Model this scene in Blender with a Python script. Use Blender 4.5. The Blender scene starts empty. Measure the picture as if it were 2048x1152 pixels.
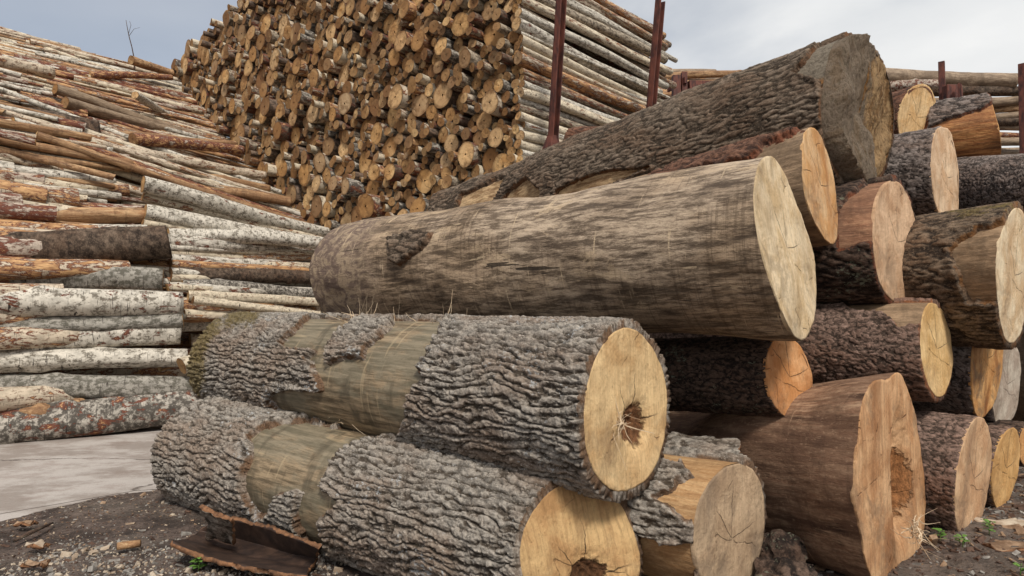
import bpy, math, random
import numpy as np
from mathutils import Vector, Matrix

random.seed(7)
np.random.seed(7)
scene = bpy.context.scene
COL = scene.collection

# ------------------------------------------------------------------ camera
F = 1251.0
PITCH = math.atan(64.0 / F)
CAMH = 1.2
cam_data = bpy.data.cameras.new("camera")
cam_data.sensor_width = 36.0
cam_data.lens = 36.0 * F / 2048.0
cam_data.clip_start = 0.05
cam_data.clip_end = 3000
cam = bpy.data.objects.new("camera", cam_data)
COL.objects.link(cam)
cam.location = (0, 0, CAMH)
cam.rotation_euler = (math.pi / 2 + PITCH, 0, 0)
scene.camera = cam
CAM = np.array([0, 0, CAMH])
FW = np.array([0, math.cos(PITCH), math.sin(PITCH)])
UP = np.array([0, -math.sin(PITCH), math.cos(PITCH)])
RT = np.array([1.0, 0, 0])

def P(px, py, d):
    """a place seen at (px, py) of the 2048 x 1152 photograph, d metres into the scene"""
    return CAM + d * (FW + (px - 1024) / F * RT + (576 - py) / F * UP)

def proj(v):
    q = np.asarray(v) - CAM
    z = np.maximum(q @ FW, 1e-3)
    return 1024 + F * (q @ RT) / z, 576 - F * (q @ UP) / z, z

# ------------------------------------------------------------------ world, sun, exposure
SUN_EL, SUN_AZ = 48.0, 164.0      # degrees; azimuth measured from +Y (view direction) clockwise
world = bpy.data.worlds.new("World")
scene.world = world
world.use_nodes = True
wn = world.node_tree
for n in list(wn.nodes):
    wn.nodes.remove(n)
wout = wn.nodes.new('ShaderNodeOutputWorld')
wbg = wn.nodes.new('ShaderNodeBackground')
wbg.inputs['Strength'].default_value = 0.092
sky = wn.nodes.new('ShaderNodeTexSky')
sky.sky_type = 'NISHITA'
sky.sun_disc = False
sky.sun_elevation = math.radians(SUN_EL)
sky.sun_rotation = math.radians(SUN_AZ)
sky.air_density = 1.0
sky.dust_density = 2.5
sky.ozone_density = 1.0
wtc = wn.nodes.new('ShaderNodeTexCoord')
wmap = wn.nodes.new('ShaderNodeMapping')
wmap.inputs['Scale'].default_value = (1.0, 1.0, 2.4)
wmap.inputs['Location'].default_value = (1.35, 0.2, 0.1)
wno = wn.nodes.new('ShaderNodeTexNoise')
wno.inputs['Scale'].default_value = 1.7
wno.inputs['Detail'].default_value = 7
wno.inputs['Roughness'].default_value = 0.52
wno.inputs['Distortion'].default_value = 0.25
wr = wn.nodes.new('ShaderNodeValToRGB')
wr.color_ramp.elements[0].position = 0.34
wr.color_ramp.elements[0].color = (0.40, 0.40, 0.40, 1)
wr.color_ramp.elements[1].position = 0.56
wr.color_ramp.elements[1].color = (1, 1, 1, 1)
wno2 = wn.nodes.new('ShaderNodeTexNoise')
wno2.inputs['Scale'].default_value = 3.5
wno2.inputs['Detail'].default_value = 6
wr2 = wn.nodes.new('ShaderNodeValToRGB')
wr2.color_ramp.elements[0].position = 0.3
wr2.color_ramp.elements[0].color = (6.8, 7.0, 7.2, 1)
wr2.color_ramp.elements[1].position = 0.7
wr2.color_ramp.elements[1].color = (8.8, 8.8, 8.7, 1)
wmix = wn.nodes.new('ShaderNodeMix')
wmix.data_type = 'RGBA'
L = wn.links
L.new(wtc.outputs['Generated'], wmap.inputs['Vector'])
L.new(wmap.outputs[0], wno.inputs['Vector'])
L.new(wmap.outputs[0], wno2.inputs['Vector'])
wsx = wn.nodes.new('ShaderNodeSeparateXYZ')
wma = wn.nodes.new('ShaderNodeMath'); wma.operation = 'MULTIPLY_ADD'
wma.inputs[1].default_value = 0.24
L.new(wtc.outputs['Generated'], wsx.inputs[0])
L.new(wsx.outputs[0], wma.inputs[0])
L.new(wno.outputs['Fac'], wma.inputs[2])
L.new(wma.outputs[0], wr.inputs[0])
L.new(wno2.outputs['Fac'], wr2.inputs[0])
L.new(wr.outputs[0], wmix.inputs[0])
L.new(sky.outputs[0], wmix.inputs[6])
L.new(wr2.outputs[0], wmix.inputs[7])
L.new(wmix.outputs[2], wbg.inputs['Color'])
L.new(wbg.outputs[0], wout.inputs[0])

sd = bpy.data.lights.new("sun", 'SUN')
sd.energy = 2.9
sd.angle = math.radians(11)
sd.color = (1.0, 0.95, 0.87)
sun = bpy.data.objects.new("sun", sd)
COL.objects.link(sun)
_e, _a = math.radians(SUN_EL), math.radians(SUN_AZ)
sun_dir = Vector((math.cos(_e) * math.sin(_a), math.cos(_e) * math.cos(_a), math.sin(_e)))
sun.rotation_euler = sun_dir.to_track_quat('Z', 'Y').to_euler()
sun.location = (0, -5, 20)

scene.view_settings.view_transform = 'Standard'
scene.view_settings.look = 'None'
scene.view_settings.exposure = 0.22
scene.view_settings.gamma = 1.0
scene.view_settings.use_curve_mapping = False
try:
    scene.cycles.max_bounces = 5
    scene.cycles.diffuse_bounces = 3
except Exception:
    pass

# ------------------------------------------------------------------ numpy noise
def _hash(ix, iy, iz, seed):
    h = (ix.astype(np.int64) * 374761393 + iy.astype(np.int64) * 668265263 + iz.astype(np.int64) * 2147483647 // 7 + seed * 974634777) & 0xFFFFFFFF
    h = ((h ^ (h >> 13)) * 1274126177) & 0xFFFFFFFF
    h = ((h ^ (h >> 16)) * 2246822519) & 0xFFFFFFFF
    return (h ^ (h >> 15)) / 4294967295.0

def vnoise(x, y, z, seed=0):
    x, y, z = np.broadcast_arrays(x, y, z)
    xi, yi, zi = np.floor(x), np.floor(y), np.floor(z)
    fx, fy, fz = x - xi, y - yi, z - zi
    fx, fy, fz = fx * fx * (3 - 2 * fx), fy * fy * (3 - 2 * fy), fz * fz * (3 - 2 * fz)
    r = 0
    for dx in (0, 1):
        for dy in (0, 1):
            for dz in (0, 1):
                w = (fx if dx else 1 - fx) * (fy if dy else 1 - fy) * (fz if dz else 1 - fz)
                r = r + w * _hash(xi + dx, yi + dy, zi + dz, seed)
    return r * 2 - 1

def fbm(x, y, z, o=3, seed=0, g=0.5):
    a, s, t = 1.0, 0, 0
    for k in range(o):
        s = s + a * vnoise(x * 2 ** k, y * 2 ** k, z * 2 ** k, seed + k * 17)
        t += a
        a *= g
    return s / t

def voro(u, v, per, seed=0, jit=0.9):
    """2-D cells, u wraps after per cells -> F1, F2, id"""
    ui, vi = np.floor(u), np.floor(v)
    f1 = np.full(u.shape, 9.0)
    f2 = np.full(u.shape, 9.0)
    cid = np.zeros(u.shape)
    for du in (-1, 0, 1):
        for dv in (-1, 0, 1):
            cu, cv = ui + du, vi + dv
            hu = np.mod(cu, per)
            z0 = np.zeros_like(hu)
            px = cu + 0.5 + jit * (_hash(hu, cv, z0, seed) - 0.5)
            py = cv + 0.5 + jit * (_hash(hu, cv, z0, seed + 5) - 0.5)
            d = np.hypot(u - px, v - py)
            i_ = _hash(hu, cv, z0, seed + 9)
            near = d < f1
            f2 = np.where(near, f1, np.minimum(f2, d))
            cid = np.where(near, i_, cid)
            f1 = np.where(near, d, f1)
    return f1, f2, cid

def sstep(a, b, x):
    t = np.clip((x - a) / (b - a), 0, 1)
    return t * t * (3 - 2 * t)

def poly_sd(px, py, poly):
    """signed distance in pixels, positive inside"""
    poly = np.array(poly, float)
    n = len(poly)
    d = np.full(px.shape, 1e9)
    inside = np.zeros(px.shape, bool)
    for i in range(n):
        ax, ay = poly[i]
        bx, by = poly[(i + 1) % n]
        ex, ey = bx - ax, by - ay
        wx, wy = px - ax, py - ay
        t = np.clip((wx * ex + wy * ey) / (ex * ex + ey * ey + 1e-9), 0, 1)
        d = np.minimum(d, np.hypot(wx - ex * t, wy - ey * t))
        c = ((ay > py) != (by > py)) & (px < (bx - ax) * (py - ay) / (by - ay + 1e-12) + ax)
        inside ^= c
    return np.where(inside, d, -d)

# ------------------------------------------------------------------ object helpers
def tag(o, label=None, cat=None, group=None, kind=None):
    if label: o['label'] = label
    if cat: o['category'] = cat
    if group: o['group'] = group
    if kind: o['kind'] = kind
    return o

def mesh_np(name, verts, quads, mats=(), attrs=None, extra=None, mat_idx=None, smooth=True):
    """one mesh from arrays: quads (m,4), extra = list of other polygons"""
    me = bpy.data.meshes.new(name)
    verts = np.ascontiguousarray(verts, dtype=np.float32)
    quads = np.ascontiguousarray(quads, dtype=np.int32).reshape(-1, 4)
    loops = quads.ravel()
    tot = np.full(len(quads), 4, np.int32)
    if extra:
        loops = np.concatenate([loops] + [np.array(e, np.int32) for e in extra])
        tot = np.concatenate([tot, np.array([len(e) for e in extra], np.int32)])
    start = np.concatenate([[0], np.cumsum(tot)[:-1]]).astype(np.int32)
    me.vertices.add(len(verts))
    me.vertices.foreach_set('co', verts.ravel())
    me.loops.add(len(loops))
    me.loops.foreach_set('vertex_index', loops.astype(np.int32))
    me.polygons.add(len(tot))
    me.polygons.foreach_set('loop_start', start)
    me.polygons.foreach_set('loop_total', tot)
    if mat_idx is not None:
        me.polygons.foreach_set('material_index', np.asarray(mat_idx, np.int32))
    me.update(calc_edges=True)
    me.polygons.foreach_set('use_smooth', np.full(len(tot), smooth))
    for m in mats:
        me.materials.append(m)
    if attrs:
        for k, a in attrs.items():
            at = me.attributes.new(k, 'FLOAT', 'POINT')
            at.data.foreach_set('value', np.asarray(a, np.float32).ravel())
    return me

def link(name, me, parent=None):
    o = bpy.data.objects.new(name, me)
    COL.objects.link(o)
    if parent is not None:
        o.parent = parent
    return o

def grid_quads(nr, nc, wrap=True):
    """rings nr, columns nc (wrapping) -> quads"""
    i = np.arange(nr - 1)[:, None]
    j = np.arange(nc if wrap else nc - 1)[None, :]
    j2 = (j + 1) % nc
    return np.stack([i * nc + j, i * nc + j2, (i + 1) * nc + j2, (i + 1) * nc + j], -1).reshape(-1, 4)

def frame(p0, p1):
    """local X from p0 to p1, local Z as near up as it can be; 4x4 at p0"""
    ex = (p1 - p0) / np.linalg.norm(p1 - p0)
    up = np.array([0, 0, 1.0])
    ez = up - ex * (up @ ex)
    ez /= np.linalg.norm(ez)
    ey = np.cross(ez, ex)
    return ex, ey, ez

def set_frame(o, p0, ex, ey, ez, sc=(1, 1, 1)):
    m = Matrix(((ex[0] * sc[0], ey[0] * sc[1], ez[0] * sc[2], p0[0]),
                (ex[1] * sc[0], ey[1] * sc[1], ez[1] * sc[2], p0[1]),
                (ex[2] * sc[0], ey[2] * sc[1], ez[2] * sc[2], p0[2]),
                (0, 0, 0, 1)))
    o.matrix_world = m

# ------------------------------------------------------------------ materials
class NT:
    def __init__(s, name, rough=0.85, spec=0.25):
        s.m = bpy.data.materials.new(name)
        s.m.use_nodes = True
        s.t = s.m.node_tree
        s.b = s.t.nodes['Principled BSDF']
        s.b.inputs['Roughness'].default_value = rough
        s.b.inputs['Specular IOR Level'].default_value = spec
        s.tc = s.t.nodes.new('ShaderNodeTexCoord').outputs['Object']
        s.oi = None
    def n(s, k): return s.t.nodes.new(k)
    def l(s, a, b): s.t.links.new(a, b)
    def put(s, inp, v):
        if isinstance(v, (int, float)): inp.default_value = v
        elif isinstance(v, tuple): inp.default_value = v if len(v) == len(inp.default_value) else v + (1,)
        else: s.l(v, inp)
    def rnd(s):
        if s.oi is None: s.oi = s.n('ShaderNodeObjectInfo').outputs['Random']
        return s.oi
    def attr(s, name):
        a = s.n('ShaderNodeAttribute'); a.attribute_name = name
        return a.outputs['Fac']
    def math(s, op, a, b=0.0, c=0.0, clamp=False):
        m = s.n('ShaderNodeMath'); m.operation = op; m.use_clamp = clamp
        s.put(m.inputs[0], a); s.put(m.inputs[1], b); s.put(m.inputs[2], c)
        return m.outputs[0]
    def vadd(s, a, b):
        m = s.n('ShaderNodeVectorMath'); m.operation = 'ADD'
        s.put(m.inputs[0], a); s.put(m.inputs[1], b)
        return m.outputs[0]
    def off(s, r, k=37.0):
        c = s.n('ShaderNodeCombineXYZ')
        v = s.math('MULTIPLY', r, k)
        s.l(v, c.inputs[0]); s.l(v, c.inputs[1])
        return c.outputs[0]
    def mp(s, vec, scale, loc=(0, 0, 0), rot=(0, 0, 0)):
        m = s.n('ShaderNodeMapping')
        s.l(vec, m.inputs['Vector'])
        m.inputs['Scale'].default_value = scale
        m.inputs['Location'].default_value = loc
        m.inputs['Rotation'].default_value = rot
        return m.outputs[0]
    def noise(s, vec, scale=1.0, detail=4, rough=0.55, dist=0.0):
        m = s.n('ShaderNodeTexNoise')
        s.l(vec, m.inputs['Vector'])
        m.inputs['Scale'].default_value = scale
        m.inputs['Detail'].default_value = detail
        m.inputs['Roughness'].default_value = rough
        m.inputs['Distortion'].default_value = dist
        return m.outputs['Fac']
    def vor(s, vec, scale=1.0, feat='DISTANCE_TO_EDGE'):
        m = s.n('ShaderNodeTexVoronoi'); m.feature = feat
        s.l(vec, m.inputs['Vector']); m.inputs['Scale'].default_value = scale
        return m.outputs['Distance']
    def rng(s, v, a, b, c=0.0, d=1.0):
        m = s.n('ShaderNodeMapRange'); m.interpolation_type = 'SMOOTHSTEP'
        s.put(m.inputs[0], v)
        m.inputs[1].default_value = a; m.inputs[2].default_value = b
        m.inputs[3].default_value = c; m.inputs[4].default_value = d
        return m.outputs[0]
    def mix(s, f, a, b, mode='MIX'):
        m = s.n('ShaderNodeMix'); m.data_type = 'RGBA'; m.blend_type = mode
        s.put(m.inputs[0], f); s.put(m.inputs[6], a); s.put(m.inputs[7], b)
        return m.outputs[2]
    def bump(s, h, strength=0.5, dist=0.01, nrm=None):
        m = s.n('ShaderNodeBump')
        m.inputs['Strength'].default_value = strength
        m.inputs['Distance'].default_value = dist
        s.l(h, m.inputs['Height'])
        if nrm is not None: s.l(nrm, m.inputs['Normal'])
        return m.outputs[0]
    def out(s, col, nrm=None, rough=None):
        s.put(s.b.inputs['Base Color'], col)
        if nrm is not None: s.l(nrm, s.b.inputs['Normal'])
        if rough is not None: s.put(s.b.inputs['Roughness'], rough)
        return s.m

def rgb(r, g, b):
    if r > 110 and r > b * 1.25:            # fresh wood leans warm, not green
        g, b = g * 0.98, b * 1.0
    """sRGB 0-255 -> linear colour"""
    f = lambda c: ((c / 255 + 0.055) / 1.055) ** 2.4 if c / 255 > 0.04045 else c / 255 / 12.92
    return (f(r), f(g), f(b), 1)

def m_birch(name, white, dirt, peel, tan, lent=1.0, dirtamt=0.5):
    t = NT(name, 0.78, 0.3)
    r = t.math('FRACT', t.math('ADD', t.rnd(), t.attr('rnd')))
    v = t.vadd(t.tc, t.off(r))
    big = t.noise(t.mp(v, (1.6, 5, 5)), 1.0, 4, 0.6)
    col = t.mix(t.rng(t.noise(t.mp(v, (9, 16, 16)), 1, 5, 0.65), 0.38, 0.72), white, tuple(c * 0.62 for c in white[:3]))
    col = t.mix(t.math('MULTIPLY', t.rng(t.noise(t.mp(v, (13, 24, 24), (3, 3, 3)), 1, 8, 0.75), 0.60 - 0.16 * dirtamt, 0.66 - .1 * dirtamt), 0.9), col, dirt)
    le = t.rng(t.noise(t.mp(v, (75, 7, 7)), 1, 2, 0.5), 0.64, 0.70)
    col = t.mix(t.math('MULTIPLY', le, 0.85 * lent), col, (0.05, 0.042, 0.036, 1))
    bl = t.rng(t.noise(t.mp(v, (20, 9, 9), (7, 1, 1)), 1, 3, 0.6, 0.4), 0.66, 0.70)
    col = t.mix(t.math('MULTIPLY', bl, lent), col, (0.045, 0.035, 0.03, 1))
    pn = t.noise(t.mp(v, (5.0, 15, 15), (1, 5, 5)), 1, 9, 0.74, 0.5)
    pn = t.math('ADD', pn, t.math('MULTIPLY', t.math('SUBTRACT', r, 0.5), 0.16))
    p1 = t.rng(pn, 0.66 - peel * 0.2, 0.68 - peel * 0.2)
    p2 = t.rng(pn, 0.72 - tan * 0.2, 0.74 - tan * 0.2)
    red = t.mix(t.noise(t.mp(v, (14, 20, 20)), 1, 5, .7), rgb(78, 46, 38), rgb(128, 78, 58))
    tanc = t.mix(t.rng(t.noise(t.mp(v, (6, 40, 40)), 1, 6, .7), .35, .65), rgb(134, 96, 64), rgb(204, 166, 116))
    col = t.mix(p1, col, red)
    col = t.mix(p2, col, tanc)
    h = t.math('SUBTRACT', t.noise(t.mp(v, (40, 30, 30)), 1, 6, 0.7), t.math('MULTIPLY', p1, 0.5))
    h = t.math('SUBTRACT', h, t.math('MULTIPLY', bl, 0.3))
    return t.out(col, t.bump(h, 0.7, 0.012))

def m_bark(name, top, low, inner=rgb(150, 98, 58), lichen=0.0, lichc=rgb(178, 182, 172), rnd=False, hl=0.5, scale=1.0, bumpd=0.01):
    t = NT(name, 0.88, 0.25)
    v = t.tc
    if rnd:
        v = t.vadd(v, t.off(t.math('FRACT', t.math('ADD', t.rnd(), t.attr('rnd')))))
    h = t.attr('h')
    n1 = t.noise(t.mp(v, (18 * scale, 30 * scale, 30 * scale)), 1, 8, 0.72)
    n2 = t.noise(t.mp(v, (2.2, 4, 4)), 1, 4, 0.6)
    n3 = t.noise(t.mp(v, (70, 95, 95)), 1, 6, 0.75)
    tp = t.mix(t.rng(n1, 0.36, 0.64), tuple(c * 0.5 for c in top[:3]), tuple(min(1, c * 1.6) for c in top[:3]))
    tp = t.mix(t.math('MULTIPLY', t.rng(n2, 0.4, 0.65), 0.6), tp, (top[0] * 0.85, top[1] * 0.62, top[2] * 0.48, 1))
    hh = t.math('ADD', h, t.math('MULTIPLY', t.math('SUBTRACT', n1, 0.5), 0.9))
    col = t.mix(t.rng(hh, hl - 0.34, hl + 0.22), low, tp)
    col = t.mix(t.math('MULTIPLY', t.rng(n3, 0.53, 0.66), 0.6), col, tuple(min(1, c * 2.1) for c in top[:3]))
    col = t.mix(t.math('MULTIPLY', t.rng(n3, 0.47, 0.36), 0.55), col, low)
    if lichen > 0:
        ln = t.noise(t.mp(v, (34, 42, 42), (9, 2, 4)), 1, 5, 0.75)
        l2 = t.noise(t.mp(v, (3, 4, 4), (2, 8, 1)), 1, 3, 0.5)
        f = t.rng(t.math('ADD', ln, t.math('MULTIPLY', t.math('SUBTRACT', l2, 0.5), 0.7)), 0.80 - 0.28 * lichen, 0.84 - 0.28 * lichen)
        col = t.mix(t.math('MULTIPLY', f, 0.85), col, lichc)
    fl = t.rng(t.noise(t.mp(v, (26, 60, 60), (3, 7, 1)), 1, 4, .7), .63, .67)
    col = t.mix(t.math('MULTIPLY', t.math('MULTIPLY', fl, t.rng(h, .45, .8)), .55), col, tuple(min(1, c * 2.6) for c in top[:3]))
    ed = t.attr('edge')
    edn = t.math('MULTIPLY', t.rng(t.math('ADD', ed, t.math('MULTIPLY', t.math('SUBTRACT', n1, 0.5), 1.2)), 0.4, 0.8), t.rng(t.noise(t.mp(v, (9, 9, 9), (5, 5, 5)), 1, 3), 0.42, 0.6, 0.1, 0.9))
    inn = t.mix(t.rng(n3, 0.35, 0.65), tuple(c * 0.45 for c in inner[:3]), inner)
    col = t.mix(edn, col, inn)
    mo = t.attr('moss')
    mon = t.rng(t.math('ADD', mo, t.math('MULTIPLY', t.math('SUBTRACT', n1, 0.5), 2.2)), 0.35, 0.75)
    col = t.mix(t.math('MULTIPLY', mon, .85), col, t.mix(t.rng(n3, .35, .65), rgb(66, 58, 30), rgb(128, 112, 68)))
    bh = t.math('ADD', n1, t.math('MULTIPLY', n3, 0.5))
    return t.out(col, t.bump(bh, 1.0, bumpd * 1.3))

def m_wood(name, light, mid, dark, band=0.5, streak=0.6, scr=0.3, rnd=False, darkamt=0.5, shape=(1.1, 2.5, 2.5)):
    """bark-less stem wood: long grain, stain clouds, scratches across"""
    t = NT(name, 0.7, 0.3)
    v = t.tc
    if rnd: v = t.vadd(v, t.off(t.math('FRACT', t.math('ADD', t.rnd(), t.attr('rnd')))))
    g = t.noise(t.mp(v, (5, 55, 55)), 1, 6, 0.7)
    c1 = t.noise(t.mp(v, shape), 1, 8, 0.7, 0.6)
    c2 = t.noise(t.mp(v, (9, 2.6, 2.6), (4, 1, 2)), 1, 7, 0.72, 0.5)
    g2 = t.noise(t.mp(v, (2.4, 17, 17), (1, 7, 2)), 1, 8, 0.72, 0.3)
    fine = t.noise(t.mp(v, (38, 70, 70)), 1, 6, 0.75)
    col = t.mix(t.rng(g, 0.38, 0.62), mid, light)
    col = t.mix(t.math('MULTIPLY', t.rng(g2, 0.46, 0.62), streak), col, dark)
    col = t.mix(t.math('MULTIPLY', t.rng(c1, 0.60 - 0.25 * darkamt, 0.74 - 0.2 * darkamt), 0.75), col, tuple(c * .5 + d * .5 for c, d in zip(mid[:3], dark[:3])))
    col = t.mix(t.math('MULTIPLY', t.rng(c2, 0.5, 0.64), band), col, tuple(c * 0.85 for c in dark[:3]))
    col = t.mix(t.math('MULTIPLY', t.rng(fine, 0.5, 0.68), 0.5), col, tuple(c * 0.38 for c in mid[:3]))
    col = t.mix(t.math('MULTIPLY', t.rng(fine, 0.46, 0.34), 0.35), col, light)
    s1 = t.rng(t.noise(t.mp(v, (60, 3.4, 3.4), (2, 2, 2), (0, 0.3, 0.45)), 1, 3, 0.5), 0.675, 0.70)
    s2 = t.rng(t.noise(t.mp(v, (46, 4.2, 4.2), (8, 2, 5), (0.0, -0.7, -0.4)), 1, 3, 0.5), 0.69, 0.71)
    s3 = t.rng(t.noise(t.mp(v, (3, 3, 3), (1, 9, 4)), 1, 2), 0.45, 0.65)
    s4 = t.rng(fine, .4, .55)
    s = t.math('MULTIPLY', t.math('MULTIPLY', t.math('MAXIMUM', s1, s2), s4), t.math('MULTIPLY', s3, scr))
    col = t.mix(s, col, tuple(min(1, c * 1.25) for c in light[:3]))
    bh = t.math('ADD', t.math('MULTIPLY', g2, 0.9), t.math('ADD', t.math('MULTIPLY', g, 0.6), t.math('MULTIPLY', fine, 0.6)))
    return t.out(col, t.bump(bh, 0.8, 0.01))

def m_face(name, light, mid, dark, pith=(0, 0), rings=110.0, heart=0.0, heartc=rgb(72, 48, 30), stain=0.4, saw=0.5, rnd=False, ox=0.0, sr=0.9, rings_amt=0.35):
    """sawn end: rings about the pith, saw marks, checks, stains"""
    if not rnd:
        light = tuple(min(.85, c * k) for c, k in zip(light[:3], (1.2, 1.25, 1.36))) + (1,); mid = tuple(c * k for c, k in zip(mid[:3], (1.16, 1.19, 1.26))) + (1,)
    t = NT(name, 0.8, 0.2)
    v0 = t.tc
    r = None
    if rnd: r = t.math('FRACT', t.math('ADD', t.rnd(), t.attr('rnd')))
    v = t.vadd(v0, t.off(r, 29.0)) if rnd else v0
    flat = t.mp(v0, (0, 1, 1), (0, -pith[0], -pith[1]))
    wob = t.noise(t.mp(v, (0.5, 5, 5)), 1, 3, 0.5)
    ln = t.n('ShaderNodeVectorMath'); ln.operation = 'LENGTH'; t.l(flat, ln.inputs[0])
    rad = t.math('ADD', ln.outputs['Value'], t.math('MULTIPLY', t.math('SUBTRACT', wob, 0.5), 0.07))
    ring = t.math('SINE', t.math('MULTIPLY', rad, rings * 3.1))
    rr = t.rng(ring, 0.0, 1.0)
    c1 = t.noise(t.mp(v, (1, 6, 6), (2, 2, 9)), 1, 5, 0.65, 0.4)
    c2 = t.noise(t.mp(v, (1, 2.5, 1.2), (7, 1, 5), (sr, 0, 0)), 1, 6, 0.62, 0.5)
    sw = t.noise(t.mp(v, (1, 46, 3.5), (0, 0, 0), (sr, 0, 0)), 1, 6, 0.75, 0.2)
    fi = t.noise(t.mp(v, (60, 60, 40), (0, 0, 0), (sr, 0, 0)), 1, 7, 0.8)
    col = t.mix(t.rng(c1, 0.35, 0.65), light, mid)
    if rnd:
        col = t.mix(t.rng(r, 0.1, 1.0), col, t.mix(t.rng(c1, 0.3, 0.7), mid, tuple(c * 0.7 for c in mid[:3])))
        r2 = t.math('FRACT', t.math('MULTIPLY', r, 7.31))
        col = t.mix(t.rng(r2, 0.55, 0.95, 0, 0.75), col, rgb(128, 106, 82))
        r3 = t.math('FRACT', t.math('MULTIPLY', r, 23.7))
        col = t.mix(t.rng(r3, .45, 1.0, 0, .6), col, rgb(112, 74, 44))
        col = t.mix(t.rng(r3, .4, 0, 0, .45), col, rgb(226, 202, 158))
        dk_ = t.noise(t.mp(v, (1, 14, 14), (5, 8, 2)), 1, 5, .7)
        col = t.mix(t.math('MULTIPLY', t.rng(dk_, .5, .64), .6), col, rgb(96, 68, 44))
        col = t.mix(t.rng(t.math('ADD', ln.outputs['Value'], t.math('MULTIPLY', t.math('SUBTRACT', dk_, .5), .05)), .080, .098, 0, .55), col, rgb(94, 64, 40))
        hs = t.rng(t.math('ADD', rad, t.math('MULTIPLY', t.math('FRACT', t.math('MULTIPLY', r, 3.7)), 0.09)), 0.014, 0.06, 0.10, 0)
        col = t.mix(hs, col, dark)
    col = t.mix(t.math('MULTIPLY', rr, t.math('MULTIPLY', t.rng(c1, .4, .6), rings_amt * .7)), col, tuple(c * 0.62 for c in mid[:3]))
    col = t.mix(t.math('MULTIPLY', t.rng(c2, 0.47, 0.66), stain), col, dark)
    col = t.mix(t.math('MULTIPLY', t.rng(c2, 0.45, 0.33), .5), col, tuple(min(1, c * 1.12) for c in light[:3]))
    col = t.mix(t.math('MULTIPLY', t.rng(sw, 0.46, 0.62), 0.5 * saw), col, tuple(c * 0.5 for c in mid[:3]))
    col = t.mix(t.math('MULTIPLY', t.rng(fi, 0.52, 0.7), 0.5), col, tuple(c * 0.35 for c in mid[:3]))
    if not rnd:
        sp = t.n('ShaderNodeSeparateXYZ'); t.l(flat, sp.inputs[0])
        an = t.math('ARCTAN2', sp.outputs[2], sp.outputs[1])
        wn_ = t.noise(t.mp(v, (0, 9, 9), (1, 2, 3)), 1, 4, .6)
        aa = t.math('ADD', t.math('MULTIPLY', an, 9 / 6.2832), t.math('MULTIPLY', wn_, .55))
        fr = t.math('ABSOLUTE', t.math('SUBTRACT', t.math('FRACT', aa), .5))
        cid = t.n('ShaderNodeTexWhiteNoise'); cid.noise_dimensions = '1D'
        t.l(t.math('FLOOR', aa), cid.inputs['W'])
        dd = t.math('MULTIPLY', fr, t.math('MULTIPLY', rad, .7))
        rk = t.math('MULTIPLY', t.rng(dd, .0012, .0035, 1, 0), t.math('GREATER_THAN', cid.outputs['Value'], .55))
        rk = t.math('MULTIPLY', rk, t.rng(t.math('ADD', rad, t.math('MULTIPLY', cid.outputs['Value'], -.15)), .12, .02))
        col = t.mix(t.math('MULTIPLY', rk, .85), col, (0.035, 0.022, 0.012, 1))
        # weathered grime near the bark in places
        gr = t.math('MULTIPLY', t.rng(t.noise(t.mp(v, (0, 3.5, 3.5), (9, 2, 1)), 1, 6, .7, .4), .5, .62), stain * .7)
        col = t.mix(gr, col, rgb(112, 98, 80))
    # checks: thin radial-ish cracks
    ck = t.vor(t.mp(t.vadd(v, t.off(wob, 0.25)), (0.2, 3.2, 3.2), (1, 3, 4)), 1.0)
    ckf = t.math('MULTIPLY', t.rng(ck, 0.003, 0.011, 1, 0), t.math('MULTIPLY', t.rng(c1, 0.5, 0.6), .6))
    col = t.mix(t.math('MULTIPLY', ckf, 0.8), col, (0.04, 0.025, 0.015, 1))
    bh = t.math('ADD', t.math('MULTIPLY', sw, 0.9 * saw), t.math('ADD', t.math('MULTIPLY', fi, 0.6), t.math('MULTIPLY', c1, 0.6)))
    bh = t.math('SUBTRACT', bh, t.math('MULTIPLY', ckf, 0.7))
    if heart > 0:
        hn = t.noise(t.mp(v, (1, 16, 16)), 1, 5, 0.65)
        he = t.rng(t.math('ADD', rad, t.math('MULTIPLY', t.math('SUBTRACT', hn, 0.5), heart * 1.1)), heart * 0.85, heart * 1.02, 1, 0)
        col = t.mix(he, col, t.mix(t.rng(fi, 0.4, 0.65), heartc, tuple(c * 2.2 for c in heartc[:3])))
        bh = t.math('SUBTRACT', bh, t.math('MULTIPLY', he, 1.2))
    return t.out(col, t.bump(bh, 1.0, 0.018))

def m_plain(name, a, b, scale=20, rough=0.8, metal=0.0, bd=0.004, shape=(1, 1, 1)):
    t = NT(name, rough, 0.3)
    n = t.noise(t.mp(t.tc, tuple(scale * c for c in shape)), 1, 7, 0.7)
    t.b.inputs['Metallic'].default_value = metal
    return t.out(t.mix(t.rng(n, 0.35, 0.65), a, b), t.bump(n, 0.6, bd))

M = {}
M['birch_white'] = m_birch('birch_white', rgb(206, 198, 184), rgb(100, 92, 80), 0.20, 0.12, 1.0, 0.75)
M['birch_clean'] = m_birch('birch_clean', rgb(208, 194, 170), rgb(130, 114, 94), 0.30, 0.35, 1.0, 0.5)
M['birch_peel'] = m_birch('birch_peel', rgb(200, 184, 162), rgb(112, 90, 70), 0.86, 0.92, 0.8, 0.5)
M['birch_red'] = m_birch('birch_red', rgb(186, 170, 154), rgb(96, 70, 56), 1.0, 0.74, 0.6, 0.6)
M['birch_grey'] = m_birch('birch_grey', rgb(158, 152, 142), rgb(84, 80, 70), 0.12, 0.02, 0.9, 1.0)
M['birch_old'] = m_birch('birch_old', rgb(176, 168, 156), rgb(58, 52, 46), 0.24, 0.2, 1.0, 1.15)
M['pole_dark'] = m_bark('dark_spruce_bark', rgb(92, 78, 66), rgb(42, 33, 27), rnd=True, hl=0.5)
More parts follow.
